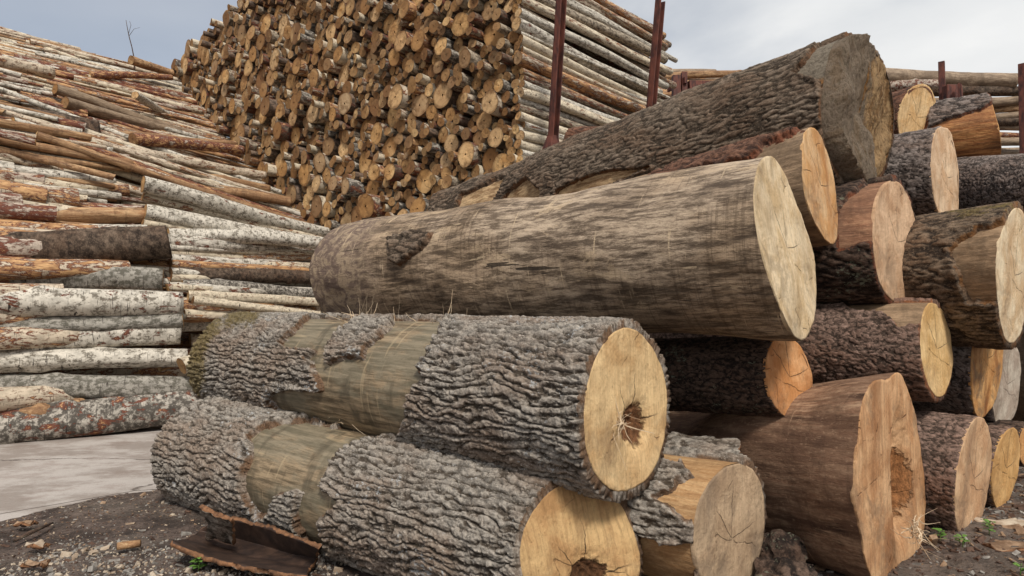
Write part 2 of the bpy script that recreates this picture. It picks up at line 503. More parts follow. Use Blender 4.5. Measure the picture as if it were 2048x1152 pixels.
M['pole_tan'] = m_wood('peeled_pole_wood', rgb(198, 168, 124), rgb(156, 118, 80), rgb(84, 58, 42), 0.5, 0.9, 0.2, rnd=True, darkamt=.8)
M['pole_grey'] = m_wood('grey_pole_wood', rgb(164, 146, 120), rgb(128, 110, 88), rgb(78, 62, 48), 0.2, 0.5, 0.2, rnd=True)
M['face_small'] = m_face('log_end_wood', rgb(228, 194, 136), rgb(204, 158, 98), rgb(140, 98, 60), rings=330, stain=0.45, saw=0.5, rnd=True, rings_amt=0.25)
M['steel'] = m_plain('rusty_red_steel', rgb(58, 36, 34), rgb(112, 66, 52), 13, 0.65, 0.1, .004, (1, 1, .35))

# ------------------------------------------------------------------ hero logs
TH = np.linspace(0, 2 * math.pi, 96, endpoint=False)

def fit_face(top, bot, lx, rx, nd, far):
    """find centre, radius and slant of a sawn end from how it looks"""
    tgt = np.array([lx, rx, top[1], bot[1], 0.5 * top[0], 0.5 * bot[0]])
    q = np.array([(lx + rx) / 2, (top[1] + bot[1]) / 2, (bot[1] - top[1]) / 2 * nd / F, 0.0, 0.0])
    def ev(q):
        c = P(q[0], q[1], nd)
        ex, ey, ez = frame(far, c)
        pts = c + np.outer(np.cos(TH) * q[2], ey) + np.outer(np.sin(TH) * q[2], ez) + np.outer(q[3] * np.cos(TH) + q[4] * np.sin(TH), ex)
        x, y, _ = proj(pts)
        it, ib = np.argmin(y), np.argmax(y)
        w = np.exp(-(y - y[it]) / 3.0); xt = (x * w).sum() / w.sum()
        w = np.exp((y - y[ib]) / 3.0); xb = (x * w).sum() / w.sum()
        return np.array([x.min(), x.max(), y.min(), y.max(), 0.5 * xt, 0.5 * xb, 20 * q[3], 20 * q[4]])
    tg = np.concatenate([tgt, [0, 0]])
    lam = 1.0
    e = ev(q) - tg
    for _ in range(60):
        J = np.zeros((8, 5))
        for k, st in enumerate((0.5, 0.5, 0.002, 0.002, 0.002)):
            q2 = q.copy(); q2[k] += st
            J[:, k] = (ev(q2) - tg - e) / st
        A = J.T @ J
        dq = np.linalg.solve(A + lam * np.diag(np.diag(A) + 1e-6), -J.T @ e)
        e2 = ev(q + dq) - tg
        if e2 @ e2 < e @ e:
            q, e, lam = q + dq, e2, lam * 0.4
        else:
            lam *= 3
    return q

def bark_height(kind, phi, s, r, seed):
    """-> (metres of relief, 0..1 height)"""
    cx, cy = np.cos(phi) * r, np.sin(phi) * r
    if kind == 'furrow':
        per = max(8, round(2 * math.pi * r / 0.036))
        base = phi / (2 * math.pi) * per
        w1 = fbm(cx / .10, cy / .10, s / .25, 3, seed) * 1.5 + fbm(cx / .03, cy / .03, s / .10, 3, seed + 3, .6) * 0.8
        w2 = fbm(cx / .10 + 7, cy / .10, s / .22, 3, seed + 31) * 1.6 + fbm(cx / .025, cy / .025 + 5, s / .05, 3, seed + 33, .6) * 0.7
        r1 = 1 - np.abs(2 * ((base + w1) % 1.0) - 1)
        r2 = 1 - np.abs(2 * ((base * .0 + phi / (2 * math.pi) * round(per * .7) + w2 + s * 1.5) % 1.0) - 1)
        brk = np.abs(vnoise(cx / .05, cy / .05, s / .045 + w1 * .6, seed + 40))
        cid = vnoise(np.floor(base + w1), np.floor(s / .13 + w2 * .5), 0 * s, seed + 44)
        h = sstep(0.0, 0.55, r1) ** .8 * (0.45 + 0.55 * sstep(0.0, 0.4, r2)) * (0.72 + 0.28 * sstep(0.0, 0.12, brk))
        n = fbm(cx / .02, cy / .02, s / .03, 5, seed + 6, .72)
        n4 = np.abs(fbm(cx / .012, cy / .012, s / .035, 3, seed + 61, .6))
        big = fbm(cx / .2, cy / .2, s / .3, 2, seed + 9)
        hh = np.clip(h * .8 + .13 * cid * h + n * .42 - n4 * .3 + big * .12 + .06, 0, 1.35)
        return hh * 0.022, hh
    if kind == 'flaky':
        per = max(6, round(2 * math.pi * r / 0.030))
        wu = fbm(cx / .05, cy / .05, s / .06, 3, seed) * 1.0
        u = phi / (2 * math.pi) * per + wu
        v = s / 0.05 + fbm(cx / .04, cy / .04, s / .04, 3, seed + 1) * 1.1
        f1, f2, cid = voro(u, v, per, seed, 1.0)
        h = sstep(0.0, 0.3, f2 - f1)
        tl = (v * .9 + cid * 5) % 1.0
        n = fbm(cx / .011, cy / .011, s / .018, 4, seed + 6, .65)
        big = fbm(cx / .1, cy / .1, s / .2, 3, seed + 8)
        hh = np.clip(h * (0.25 + 0.35 * cid + .3 * tl) + n * 0.38 + big * .25 + .12, 0, 1.3)
        return hh * 0.010, hh
    if kind == 'rough':      # long weathered ridges along the stem
        per = max(6, round(2 * math.pi * r / 0.031))
        wu = fbm(cx / .12, cy / .12, s / .22, 3, seed) * 1.1 + fbm(cx / .03, cy / .03, s / .06, 2, seed + 2) * .35
        u = phi / (2 * math.pi) * per + wu
        v = s / 0.15 + fbm(cx / .06, cy / .06, s / .1, 2, seed + 1) * 0.8
        f1, f2, cid = voro(u, v, per, seed)
        h = sstep(0.02, 0.4, f2 - f1)
        n = fbm(cx / .012, cy / .012, s / .04, 4, seed + 6, .65)
        big = fbm(cx / .15, cy / .15, s / .3, 3, seed + 8)
        hh = np.clip(h * (.35 + .3 * cid) + n * 0.34 + big * .3 + .2, 0, 1.2)
        return hh * 0.018, hh
    n = fbm(cx / .05, cy / .05, s / .25, 3, seed + 6)
    return n * 0.003, 0.5 + 0.5 * n

def hero(name, label, face, nd, far=None, length=3.4, dirn=None, rfar=None, bark=None, wood=None, fmat=None,
         peel=None, keep=None, moss=None, res=(220, 300), seed=1, out=0.04, flare=None, tb=0.027, group=None, cat='log',
         grow=None, facefn=None, bump_amt=0.0, lean=0.0):
    """a sawn log. peel: polygons where bark is gone; keep: polygons of the only bark left"""
    top, bot, lx, rx = face
    rough_c = P((lx + rx) / 2, (top[1] + bot[1]) / 2, nd)
    if far is not None:
        fx, fyt, fyb, fd = far
        fc = P(fx, (fyt + fyb) / 2, fd)
        rf = (fyb - fyt) / 2 * fd / F
    else:
        dv = np.array(dirn if dirn is not None else (-0.78, 0.62, 0.0), float)
        dv /= np.linalg.norm(dv)
        fc = rough_c + dv * length
        rf = rfar
    q = fit_face(top, bot, lx, rx, nd, fc)
    c = P(q[0], q[1], nd)
    rn = q[2]
    if rf is None: rf = rn * 0.93
    lim = rn * 2.6
    ca, cb = np.clip(q[3], -lim, lim), np.clip(q[4], -lim, lim)
    ex, ey, ez = frame(fc, c)
    Lg = np.linalg.norm(c - fc)
    rs = np.random.RandomState(seed * 13 + 5)
    ph = rs.uniform(0, 6.28, 6)
    am = rs.uniform(0.4, 1, 6) * np.array([0, 0.0, out, out * .6, out * .4, out * .3])
    def oval(phi):
        o = 1.0
        for k in range(2, 6): o = o + am[k] * np.cos(k * phi + ph[k])
        return o
    nc, nr = res
    phi = np.linspace(0, 2 * math.pi, nc, endpoint=False)[None, :]
    t = np.linspace(0, 1, nr)[:, None]
    s = t * Lg
    rad = (rf + (rn - rf) * t)
    if flare: rad = rf + (rn - rf) * np.interp(t, [f[0] for f in flare], [f[1] for f in flare])
    rad = rad * oval(phi)
    rad = rad + 0.005 * fbm(np.cos(phi) * rn / .05 + 0 * t, np.sin(phi) * rn / .05 + 0 * t, s / .12 + 0 * phi, 3, seed + 77)
    if bump_amt:
        rad = rad + bump_amt * fbm(np.cos(phi) * 1.2 + 0 * t, np.sin(phi) * 1.2 + 0 * t, s / .5 + 0 * phi, 2, seed + 40)
    w = t ** 5 if Lg > 2 else t ** 3
    xs = s + w * (ca * np.cos(phi) + cb * np.sin(phi))
    phi2, s2 = phi + 0 * t, s + 0 * phi
    def world(x, r):
        y, z = r * np.cos(phi2), r * np.sin(phi2)
        return fc + x[..., None] * ex + y[..., None] * ey + z[..., None] * ez
    wp = world(xs, rad)
    px, py, dz = proj(wp.reshape(-1, 3))
    px, py, dz = [a.reshape(phi2.shape) for a in (px, py, dz)]
    nrm = np.cos(phi2)[..., None] * ey + np.sin(phi2)[..., None] * ez
    facing = ((CAM - wp) * nrm).sum(-1) > -0.02
    # wobble of every traced edge
    jit = 11 * fbm(np.cos(phi2) * rn / .05, np.sin(phi2) * rn / .05, s2 / .05, 5, seed + 30, .7) * 2.6 / dz
    mask = None
    if peel is not None:
        mask = np.full(phi2.shape, 99.0)
        for pl in peel:
            mask = np.minimum(mask, np.where(facing, -poly_sd(px, py, pl), 99))
        for pl in (keep or []):
            mask = np.maximum(mask, np.where(facing, poly_sd(px, py, pl), -99))
    elif keep is not None:
        mask = np.full(phi2.shape, -99.0)
        for pl in keep:
            mask = np.maximum(mask, np.where(facing, poly_sd(px, py, pl), -99))
    mo = np.zeros(phi2.shape)
    if moss:
        for pl in moss:
            mo = np.maximum(mo, np.where(facing, sstep(-26, 26, poly_sd(px, py, pl) + jit * 2), 0))
    zer = np.zeros(phi2.shape)
    quads = grid_quads(nr, nc)
    def build(nm, x, r, mats, attrs, parent=None, q_=None):
        y, z = r * np.cos(phi2), r * np.sin(phi2)
        me = mesh_np(nm, np.stack([x, y, z], -1).reshape(-1, 3), quads if q_ is None else q_, mats, attrs)
        return link(nm, me, parent)
    if bark and mask is None:
        d, hh = bark_height(bark[0], phi2, s2, rn, seed)
        rb = rad + d - 0.004
        # close both ends with a lip of bark
        edge = zer.copy(); edge[-1] = 1; edge[0] = 1
        x2, r2 = xs.copy(), rb.copy()
        r2[-1] = rad[-1] * 0.9; r2[0] = rad[0] * 0.2
        x2[-2] = xs[-1]; 
        root = build(name, x2, r2, [bark[1]], {'h': hh, 'edge': edge, 'moss': mo})
    else:
        dn = fbm(np.cos(phi2) * rn / .16, np.sin(phi2) * rn / .16, s2 / .5, 3, seed + 50) * 0.006
        cr = rad + dn
        rr = cr.copy(); rr[0] = 0.02
        root = build(name, xs, rr, [wood], {'moss': mo})
        if bark:
            d, hh = bark_height(bark[0], phi2, s2, rn, seed)
            m_m = (mask + jit) * dz / F      # metres from the edge of the bark
            lift = sstep(-0.004, 0.012, m_m)
            curl = 0.014 * np.exp(-((m_m - 0.012) / 0.02) ** 2) * (0.5 + 0.5 * vnoise(np.cos(phi2) * rn / .07, np.sin(phi2) * rn / .07, s2 / .07, seed + 61))
            rb = cr + lift * (tb + d + curl) - 0.004
            edge = 1 - sstep(0.004, 0.014, m_m)
            edge[-1] = 1
            edge[-2] = np.maximum(edge[-2], 0.75)
            x2 = xs.copy(); x2[-1] = xs[-1] + 0.002; rb[-1] = cr[-1] - 0.004
            x2[-2] = xs[-1] + 0.006 * vnoise(np.cos(phi2[-1]) * 20, np.sin(phi2[-1]) * 20, 0 * phi2[-1], seed)
            keepv = (m_m > -0.006).ravel()
            qk = quads[keepv[quads].any(1)]
            build('bark', x2, rb, [bark[1]], {'h': hh, 'edge': edge, 'moss': mo}, root, qk)
    set_frame(root, fc, ex, ey, ez)
    # sawn end
    nk = 40
    k = np.linspace(0.02, 1, nk)[:, None]
    last = rad[-1][None, :]
    yy = k * last * np.cos(phi) * 1.0
    zz = k * last * np.sin(phi) * 1.0
    xx = Lg + k * (ca * np.cos(phi) + cb * np.sin(phi)) + 0.004 + 0.006 * fbm(yy / .09, zz / .09, 0 * yy, 4, seed + 70)
    if facefn is not None:
        xx = xx + facefn(yy, zz, rn)
    fv = np.stack([xx, yy, zz], -1).reshape(-1, 3)
    # centre polygon closes the disc; skirt turns the rim back a little
    skirt = np.stack([xs[-1] - 0.012, last[0] * np.cos(phi[0]) * 0.995, last[0] * np.sin(phi[0]) * 0.995], -1)
    fv = np.concatenate([fv, skirt])
    fq = grid_quads(nk + 1, nc)
    me = mesh_np('cut_face', fv, fq, [fmat], None, extra=[list(range(nc - 1, -1, -1))])
    cf = link('cut_face', me, root)
    tag(root, label, cat, group)
    root['_info'] = 0
    del root['_info']
    return root, dict(c=c, fc=fc, ex=ex, ey=ey, ez=ez, rn=rn, rf=rf, L=Lg, ca=ca, cb=cb)

BK = {
 'grey': m_bark('grey_furrowed_bark', rgb(140, 132, 122), rgb(74, 64, 54), rgb(118, 90, 64), lichen=0.5, lichc=rgb(176, 176, 174), hl=0.42),
 'grey2': m_bark('pale_ridged_bark', rgb(142, 134, 124), rgb(74, 64, 54), rgb(118, 90, 64), lichen=0.5, lichc=rgb(180, 180, 178), hl=0.4),
 'earth': m_bark('earthy_ridged_bark', rgb(112, 100, 84), rgb(58, 48, 38), rgb(120, 84, 54), hl=0.5),
 'dark': m_bark('dark_scaly_bark', rgb(84, 68, 58), rgb(34, 26, 22), rgb(120, 70, 44), lichen=0.55, lichc=rgb(116, 118, 100), hl=0.5),
 'pink': m_bark('pinkish_scaly_bark', rgb(124, 104, 90), rgb(62, 50, 42), rgb(150, 96, 58), lichen=0.15, hl=0.5),
 'slate': m_bark('slate_scaly_bark', rgb(120, 110, 104), rgb(52, 44, 40), rgb(130, 76, 48), lichen=0.3, lichc=rgb(160, 160, 162), hl=0.5),
 'red': m_bark('red_flaking_bark', rgb(108, 78, 62), rgb(58, 40, 32), rgb(132, 80, 54), hl=0.5),
 'moss': m_bark('mossy_stringy_bark', rgb(112, 98, 80), rgb(46, 37, 30), rgb(130, 90, 50), hl=0.5),
}
def m_giant():
    t = NT('weathered_bare_wood', .72, .25)
    v = t.tc
    A = t.noise(t.mp(v, (2.6, 7, 7)), 1, 10, .76, .5)          # ragged patches
    B_ = t.noise(t.mp(v, (5, 30, 30), (2, 1, 3)), 1, 9, .76, .2)   # grain
    C_ = t.noise(t.mp(v, (60, 2.2, 2.2), (1, 4, 2)), 1, 6, .7)     # marks round the stem
    D = t.noise(t.mp(v, (1.1, 1.6, 1.6), (5, 5, 5)), 1, 5, .6)
    E = t.noise(t.mp(v, (8, 9, 9), (3, 2, 8)), 1, 8, .72, 1.6)  # swirls
    f = t.noise(t.mp(v, (55, 80, 80)), 1, 7, .78)
    col = t.mix(t.rng(B_, .42, .58), rgb(108, 92, 76), rgb(194, 176, 148))
    col = t.mix(t.math('MULTIPLY', t.rng(D, .42, .6), .6), col, t.mix(t.rng(B_, .4, .6), rgb(92, 76, 58), rgb(158, 134, 102)))
    col = t.mix(t.math('MULTIPLY', t.rng(A, .46, .62), .58), col, t.mix(t.rng(B_, .42, .6), rgb(56, 44, 35), rgb(108, 88, 68)))
    col = t.mix(t.math('MULTIPLY', t.rng(A, .44, .40), .55), col, rgb(204, 182, 146))
    col = t.mix(t.math('MULTIPLY', t.math('MULTIPLY', t.rng(C_, .52, .60), t.rng(D, .42, .52)), .38), col, rgb(66, 50, 38))
    sx = t.n('ShaderNodeSeparateXYZ'); t.l(v, sx.inputs[0])
    lf = t.rng(t.math('ADD', sx.outputs[0], t.math('MULTIPLY', D, .6)), .75, 1.15, 1, 0)
    col = t.mix(t.math('MULTIPLY', lf, .8), col, t.mix(t.rng(E, .42, .56), rgb(168, 150, 122), rgb(106, 88, 80)))
    col = t.mix(t.math('MULTIPLY', t.rng(f, .52, .66), .55), col, rgb(70, 56, 44))
    s1 = t.rng(t.noise(t.mp(v, (50, 3.2, 3.2), (2, 2, 2), (0, .3, .45)), 1, 3, .5), .66, .70)
    s2 = t.rng(t.noise(t.mp(v, (5, 46, 46), (8, 2, 5), (0, .3, -.2)), 1, 3, .5), .68, .72)
    s4 = t.rng(t.noise(t.mp(v, (3, 3, 3), (1, 9, 4)), 1, 2), .45, .6)
    sc = t.math('MULTIPLY', t.math('MULTIPLY', t.math('MAXIMUM', s1, s2), s4), t.rng(f, .4, .55, .3, .8))
    col = t.mix(sc, col, rgb(206, 186, 150))
    ck = t.rng(t.noise(t.mp(v, (1.3, 26, 26), (5, 4, 6)), 1, 3, .5), .722, .735)
    col = t.mix(t.math('MULTIPLY', ck, .85), col, rgb(34, 26, 20))
    bh = t.math('ADD', t.math('MULTIPLY', B_, .9), t.math('ADD', t.math('MULTIPLY', A, .8), t.math('MULTIPLY', f, .6)))
    bh = t.math('SUBTRACT', bh, t.math('MULTIPLY', ck, 1.2))
    return t.out(col, t.bump(bh, .9, .012))
def m_sap():
    t = NT('stripped_sapwood', .6, .3)
    v = t.tc
    A = t.noise(t.mp(v, (2.2, 5, 5)), 1, 7, .66, .5)
    B_ = t.noise(t.mp(v, (3, 40, 40), (2, 1, 3)), 1, 8, .72)
    C_ = t.noise(t.mp(v, (6, 2.2, 2.2), (1, 4, 2)), 1, 5, .6, .3)
    f = t.noise(t.mp(v, (60, 60, 60)), 1, 6, .78)
    col = t.mix(t.rng(B_, .36, .64), rgb(100, 92, 74), rgb(138, 128, 104))
    col = t.mix(t.math('MULTIPLY', t.rng(A, .46, .58), .6), col, t.mix(t.rng(B_, .4, .6), rgb(86, 68, 48), rgb(164, 142, 108)))
    col = t.mix(t.math('MULTIPLY', t.rng(C_, .52, .66), .7), col, rgb(74, 66, 52))
    col = t.mix(t.math('MULTIPLY', t.rng(f, .54, .68), .45), col, rgb(64, 54, 40))
    s1 = t.rng(t.noise(t.mp(v, (30, 2.0, 2.0), (2, 2, 2), (0, .35, .5)), 1, 2, .4), .67, .70)
    s2 = t.rng(t.noise(t.mp(v, (2.0, 30, 30), (8, 2, 5), (0, .1, -.12)), 1, 2, .4), .68, .71)
    col = t.mix(t.math('MULTIPLY', t.math('MAXIMUM', s1, s2), .3), col, rgb(186, 168, 130))
    bh = t.math('ADD', t.math('MULTIPLY', B_, .6), t.math('ADD', t.math('MULTIPLY', A, .6), t.math('MULTIPLY', f, .35)))
    return t.out(col, t.bump(bh, .6, .008))
WD = {
 'giant': m_giant(), 'flare': m_wood('flared_butt_wood', rgb(196, 166, 132), rgb(146, 112, 86), rgb(56, 38, 30), 0.35, 1.0, 0.9, darkamt=1.1, shape=(1.6, 3.2, 3.2)), 'sap2': m_sap(),
 'sap': m_wood('olive_sapwood', rgb(150, 132, 96), rgb(122, 106, 76), rgb(84, 70, 50), 0.25, 0.35, 0.3, darkamt=0.3),
 'grey': m_wood('weathered_grey_wood', rgb(200, 178, 142), rgb(150, 128, 98), rgb(66, 50, 38), 0.85, 0.8, 0.9, darkamt=1.15, shape=(2.2, 2.6, 2.6)),
 'pale': m_wood('pale_fresh_wood', rgb(204, 172, 124), rgb(176, 138, 92), rgb(110, 78, 50), 0.2, 0.5, 0.3),
 'brown': m_wood('red_brown_wood', rgb(186, 146, 110), rgb(148, 108, 80), rgb(70, 48, 36), 0.3, 0.75, 0.5, darkamt=0.9),
 'greytan': m_wood('grey_tan_wood', rgb(176, 150, 116), rgb(136, 114, 86), rgb(78, 62, 46), 0.3, 0.6, 0.5),
}
def dent(cy, cz, r, dep):
    return lambda y, z, R: -dep * np.exp(-(((y - cy) ** 2 + (z - cz) ** 2) / r ** 2) ** 1.5) * (1 + .5 * fbm(y / .02, z / .02, 0 * y, 2, 3))

info = {}
def H(key, *a, **k):
    o, i = hero(*a, **k)
    info[key] = (o, i)
    return o

# A, front row on the ground
PA = [(680, 858), (612, 846), (569, 848), (532, 857), (503, 879), (510, 908), (496, 944), (490, 974), (506, 1005), (526, 1029), (547, 1019), (560, 986), (595, 976), (607, 985), (595, 1019), (604, 1053), (632, 1090), (664, 1152), (690, 1180), (668, 1110), (648, 1060), (645, 1039), (680, 1005), (648, 985), (650, 954), (666, 920), (700, 899), (733, 885), (780, 876), (830, 874), (824, 850), (780, 840)]
H('A', 'furrowed_log', 'grey furrowed log on the ground in front, ringed by a smooth peeled band',
  ((1150, 965), (1165, 1262), 1040, 1278), 2.4, far=(412, 806, 992, 4.25), bark=('furrow', BK['grey']), wood=WD['sap2'],
  fmat=m_face('face_front', rgb(206, 172, 116), rgb(182, 142, 92), rgb(120, 88, 56), pith=(0.02, -0.10), heart=0.085, stain=0.35, saw=0.8, sr=1.4, rings_amt=0.15),
  peel=[PA], res=(520, 900), seed=3, facefn=dent(0.02, -0.1, 0.09, 0.05))
PB = [(660, 600), (623, 636), (583, 671), (565, 689), (576, 698), (620, 698), (634, 704), (620, 718), (631, 729), (638, 748), (653, 784), (583, 779), (554, 784), (540, 799), (569, 828), (678, 880), (780, 890), (806, 850), (820, 813), (820, 788), (846, 762), (842, 740), (878, 667), (890, 649), (900, 600)]
KB = [(674, 671), (718, 642), (718, 600), (787, 600), (791, 653), (736, 700), (729, 718), (693, 718), (663, 728), (653, 720), (656, 700)]
H('B', 'furrowed_log', 'grey furrowed log with smooth patches and a splintered hole in its sawn end',
  ((1252, 660), (1248, 982), 1165, 1333), 2.5, far=(476, 637, 812, 4.8), bark=('furrow', BK['grey']), wood=WD['sap2'],
  fmat=m_face('face_hollow', rgb(214, 184, 130), rgb(194, 158, 106), rgb(128, 98, 66), pith=(0.05, -0.07), heart=0.095, heartc=rgb(92, 62, 40), stain=0.4, saw=0.6, sr=0.3, rings_amt=0.3),
  peel=[PB], keep=[KB], moss=[[(360, 600), (440, 600), (450, 660), (425, 700), (412, 790), (360, 800)], [(445, 600), (540, 600), (515, 655), (455, 660)]],
  res=(560, 960), seed=8, facefn=dent(0.05, -0.07, 0.085, 0.05))
H('C', 'smooth_log', 'biggest bare smooth grey log, scratched and without bark, lying highest over the front logs',
  ((1540, 325), (1604, 670), 1507, 1630), 2.8, far=(706, 452, 658, 4.7), wood=WD['giant'], bark=('rough', BK['earth']),
  keep=[[(778, 480), (800, 468), (845, 462), (866, 466), (852, 490), (830, 512), (800, 532), (782, 520)]],
  fmat=m_face('face_pale', rgb(218, 198, 156), rgb(196, 170, 124), rgb(138, 116, 84), stain=0.55, saw=0.5, sr=0.2, rings_amt=0.12), res=(300, 420), seed=12, out=0.03, flare=[(0, 0.6), (0.02, 1.1), (0.05, .2), (0.14, -.35), (0.3, 0.0), (1, 1)], bump_amt=.034)
H('D', 'grey_log', 'grey log with orange slanted cut and red bark strip on top, behind the smooth giant',
  ((1614, 257), (1655, 485), 1602, 1677), 3.35, far=(1130, 400, 560, 5.2), wood=WD['greytan'], bark=('rough', BK['red']),
  keep=[[(1160, 440), (1225, 390), (1400, 310), (1530, 270), (1600, 240), (1606, 262), (1560, 283), (1528, 296), (1505, 322), (1400, 345), (1300, 375)]],
  fmat=m_face('face_orange', rgb(208, 176, 128), rgb(192, 146, 90), rgb(166, 108, 56), stain=0.6, saw=0.6, sr=0.15, rings_amt=0.1), res=(260, 400), seed=15)
MUDS = -1.0
def mud_face():
    t = NT('face_muddy', .85, .2)
    n = t.noise(t.mp(t.tc, (3, 6, 2.4), (0, 0, 0), (.15, 0, 0)), 1, 7, .66, .4)
    sx = t.n('ShaderNodeSeparateXYZ'); t.l(t.tc, sx.inputs[0])
    f = t.noise(t.mp(t.tc, (50, 60, 22)), 1, 6, .75)
    c1 = t.noise(t.mp(t.tc, (5, 22, 4), (3, 1, 0), (.2, 0, 0)), 1, 6, .7)
    mud = t.mix(t.rng(f, .35, .65), rgb(104, 92, 76), rgb(160, 144, 122))
    wd = t.mix(t.rng(c1, .38, .62), rgb(128, 98, 62), rgb(196, 166, 120))
    k = t.math('ADD', t.math('MULTIPLY', sx.outputs[1], MUDS), t.math('MULTIPLY', t.math('SUBTRACT', n, .5), .9))
    col = t.mix(t.rng(k, -.14, -.05, 1, 0), mud, wd)
    k2 = t.rng(t.math('ABSOLUTE', t.math('ADD', t.math('ADD', sx.outputs[1], -.02), t.math('MULTIPLY', t.math('SUBTRACT', n, .5), .3))), .02, .05, 1, 0)
    k3 = t.rng(t.math('ABSOLUTE', t.math('SUBTRACT', sx.outputs[2], .12)), .10, .22, 1, 0)
    col = t.mix(t.math('MULTIPLY', t.math('MULTIPLY', k2, k3), .9), col, t.mix(t.rng(f, .4, .6), rgb(110, 74, 34), rgb(178, 128, 62)))
    col = t.mix(t.math('MULTIPLY', t.rng(f, .5, .64), .7), col, rgb(64, 52, 40))
    col = t.mix(t.math('MULTIPLY', t.rng(c1, .5, .62), .45), col, rgb(112, 90, 62))
    return t.out(col, t.bump(t.math('ADD', f, t.math('MULTIPLY', c1, 1.4)), 1.0, .035))
def e_wood():
    t = NT('mud_streaked_wood', .85, .2)
    sx = t.n('ShaderNodeSeparateXYZ'); t.l(t.tc, sx.inputs[0])
    n = t.noise(t.mp(t.tc, (4, 5, 5)), 1, 7, .7, .4)
    g = t.noise(t.mp(t.tc, (5, 34, 34)), 1, 8, .74)
    f = t.noise(t.mp(t.tc, (40, 50, 50)), 1, 6, .78)
    pale = t.mix(t.rng(g, .38, .62), rgb(130, 102, 70), rgb(206, 178, 134))
    tan = t.mix(t.rng(g, .4, .6), rgb(70, 50, 34), rgb(156, 116, 72))
    mud = t.mix(t.rng(f, .35, .65), rgb(104, 94, 82), rgb(150, 138, 120))
    up = t.rng(t.math('ADD', sx.outputs[2], t.math('MULTIPLY', t.math('SUBTRACT', n, .5), .35)), .10, .16)
    endc = t.mix(up, tan, mud)
    ne = t.rng(t.math('ADD', sx.outputs[0], t.math('MULTIPLY', t.math('SUBTRACT', n, .5), .5)), 3.0, 3.12)
    col = t.mix(ne, pale, endc)
    col = t.mix(t.math('MULTIPLY', t.rng(f, .54, .7), .5), col, rgb(60, 48, 38))
    return t.out(col, t.bump(t.math('ADD', t.math('ADD', f, g), n), 1.0, .015))
def etorn(y, z, R):
    return 0.10 * fbm(y / .35, z / .35, 0 * y, 2, 91) + 0.03 * fbm(y / .06, z / .14, 0 * y, 3, 92) + 0.012 * fbm(y / .02, z / .05, 0 * y, 4, 93, .7) + 0.05 * sstep(.1, -.1, y)
H('E', 'mud_smeared_log', 'huge dark-barked log on top, rising to the right with a mud-smeared grey end',
  ((1712, 76), (1728, 375), 1636, 1788), 3.9, far=(925, 385, 560, 6.4), bark=('rough', BK['earth']), wood=e_wood(),
  peel=[[(900, 460), (925, 393), (975, 372), (1010, 355), (1000, 382), (965, 432), (940, 470)], [(985, 438), (1020, 385), (1055, 358), (1084, 385), (1064, 425), (1020, 445)], [(1090, 432), (1120, 380), (1190, 348), (1300, 335), (1190, 378), (1170, 415)],
        [(1590, 150), (1640, 92), (1680, 60), (1800, 60), (1800, 400), (1700, 385), (1668, 330), (1655, 250), (1640, 160)]],
  fmat=mud_face(),
  res=(420, 640), seed=21, facefn=etorn, out=0.07, bump_amt=0.05)
H('F', 'tan_log', 'tan-ended log right under the mud-smeared end, orange splintered wood at its side',
  ((1782, 360), (1795, 608), 1745, 1836), 3.7, length=3.4, dirn=(-.78, .62, -.02), bark=('rough', BK['dark']), wood=WD['brown'],
  peel=[[(1670, 430), (1700, 395), (1760, 350), (1800, 350), (1790, 500), (1740, 480), (1680, 500)]],
  fmat=m_face('face_tan', rgb(204, 172, 132), rgb(178, 142, 104), rgb(140, 116, 90), stain=0.5, saw=0.5, sr=0.1), res=(240, 300), seed=25)
def gcut(y, z, R): return 0 * y
H('G', 'yellow_ended_log', 'log with a bright yellow sawn end poking out above, right of the mud-smeared log',
  ((1842, 167), (1832, 300), 1795, 1870), 5.3, length=3.0, dirn=(-.5, .87, 0), bark=('flaky', BK['red']), wood=WD['pale'],
  fmat=m_face('face_yellow', rgb(222, 188, 134), rgb(208, 168, 110), rgb(186, 140, 84), stain=0.2, saw=0.9, sr=0.05, rings_amt=0.05), res=(160, 180), seed=27)
H('H', 'scaly_log', 'slate grey scaly log whose narrow pale end has thin black cracks',
  ((1883, 248), (1896, 460), 1862, 1917), 4.3, length=3.0, bark=('flaky', BK['slate']), wood=WD['pale'],
  fmat=m_face('face_cracked', rgb(212, 186, 146), rgb(196, 160, 118), rgb(140, 96, 66), stain=0.3, saw=0.4, sr=0.1), res=(260, 320), seed=31, out=0.06)
H('I', 'split_log', 'split log with orange inner wood and flaking bark on top, at the upper right',
  ((1972, 200), (1995, 308), 1962, 2002), 5.4, length=1.6, dirn=(-.95, .3, -.05), bark=('rough', BK['slate']), wood=m_wood('orange_split_wood', rgb(196, 146, 90), rgb(160, 104, 58), rgb(80, 50, 32), 0.3, 0.8, 0.3),
  keep=[[(1860, 180), (2000, 180), (1990, 205), (1960, 222), (1880, 245), (1850, 262)]],
  fmat=m_face('face_split', rgb(206, 160, 104), rgb(180, 130, 80), rgb(120, 80, 50), stain=0.4), res=(200, 160), seed=33, out=0.08)
H('J', 'scaly_log', 'slate grey scaly log at the right margin, its near end outside the picture',
  ((2190, 300), (2200, 470), 2150, 2240), 4.3, far=(1890, 318, 452, 5.6), bark=('flaky', BK['slate']), wood=WD['pale'], fmat=M['face_small'], res=(260, 320), seed=35)
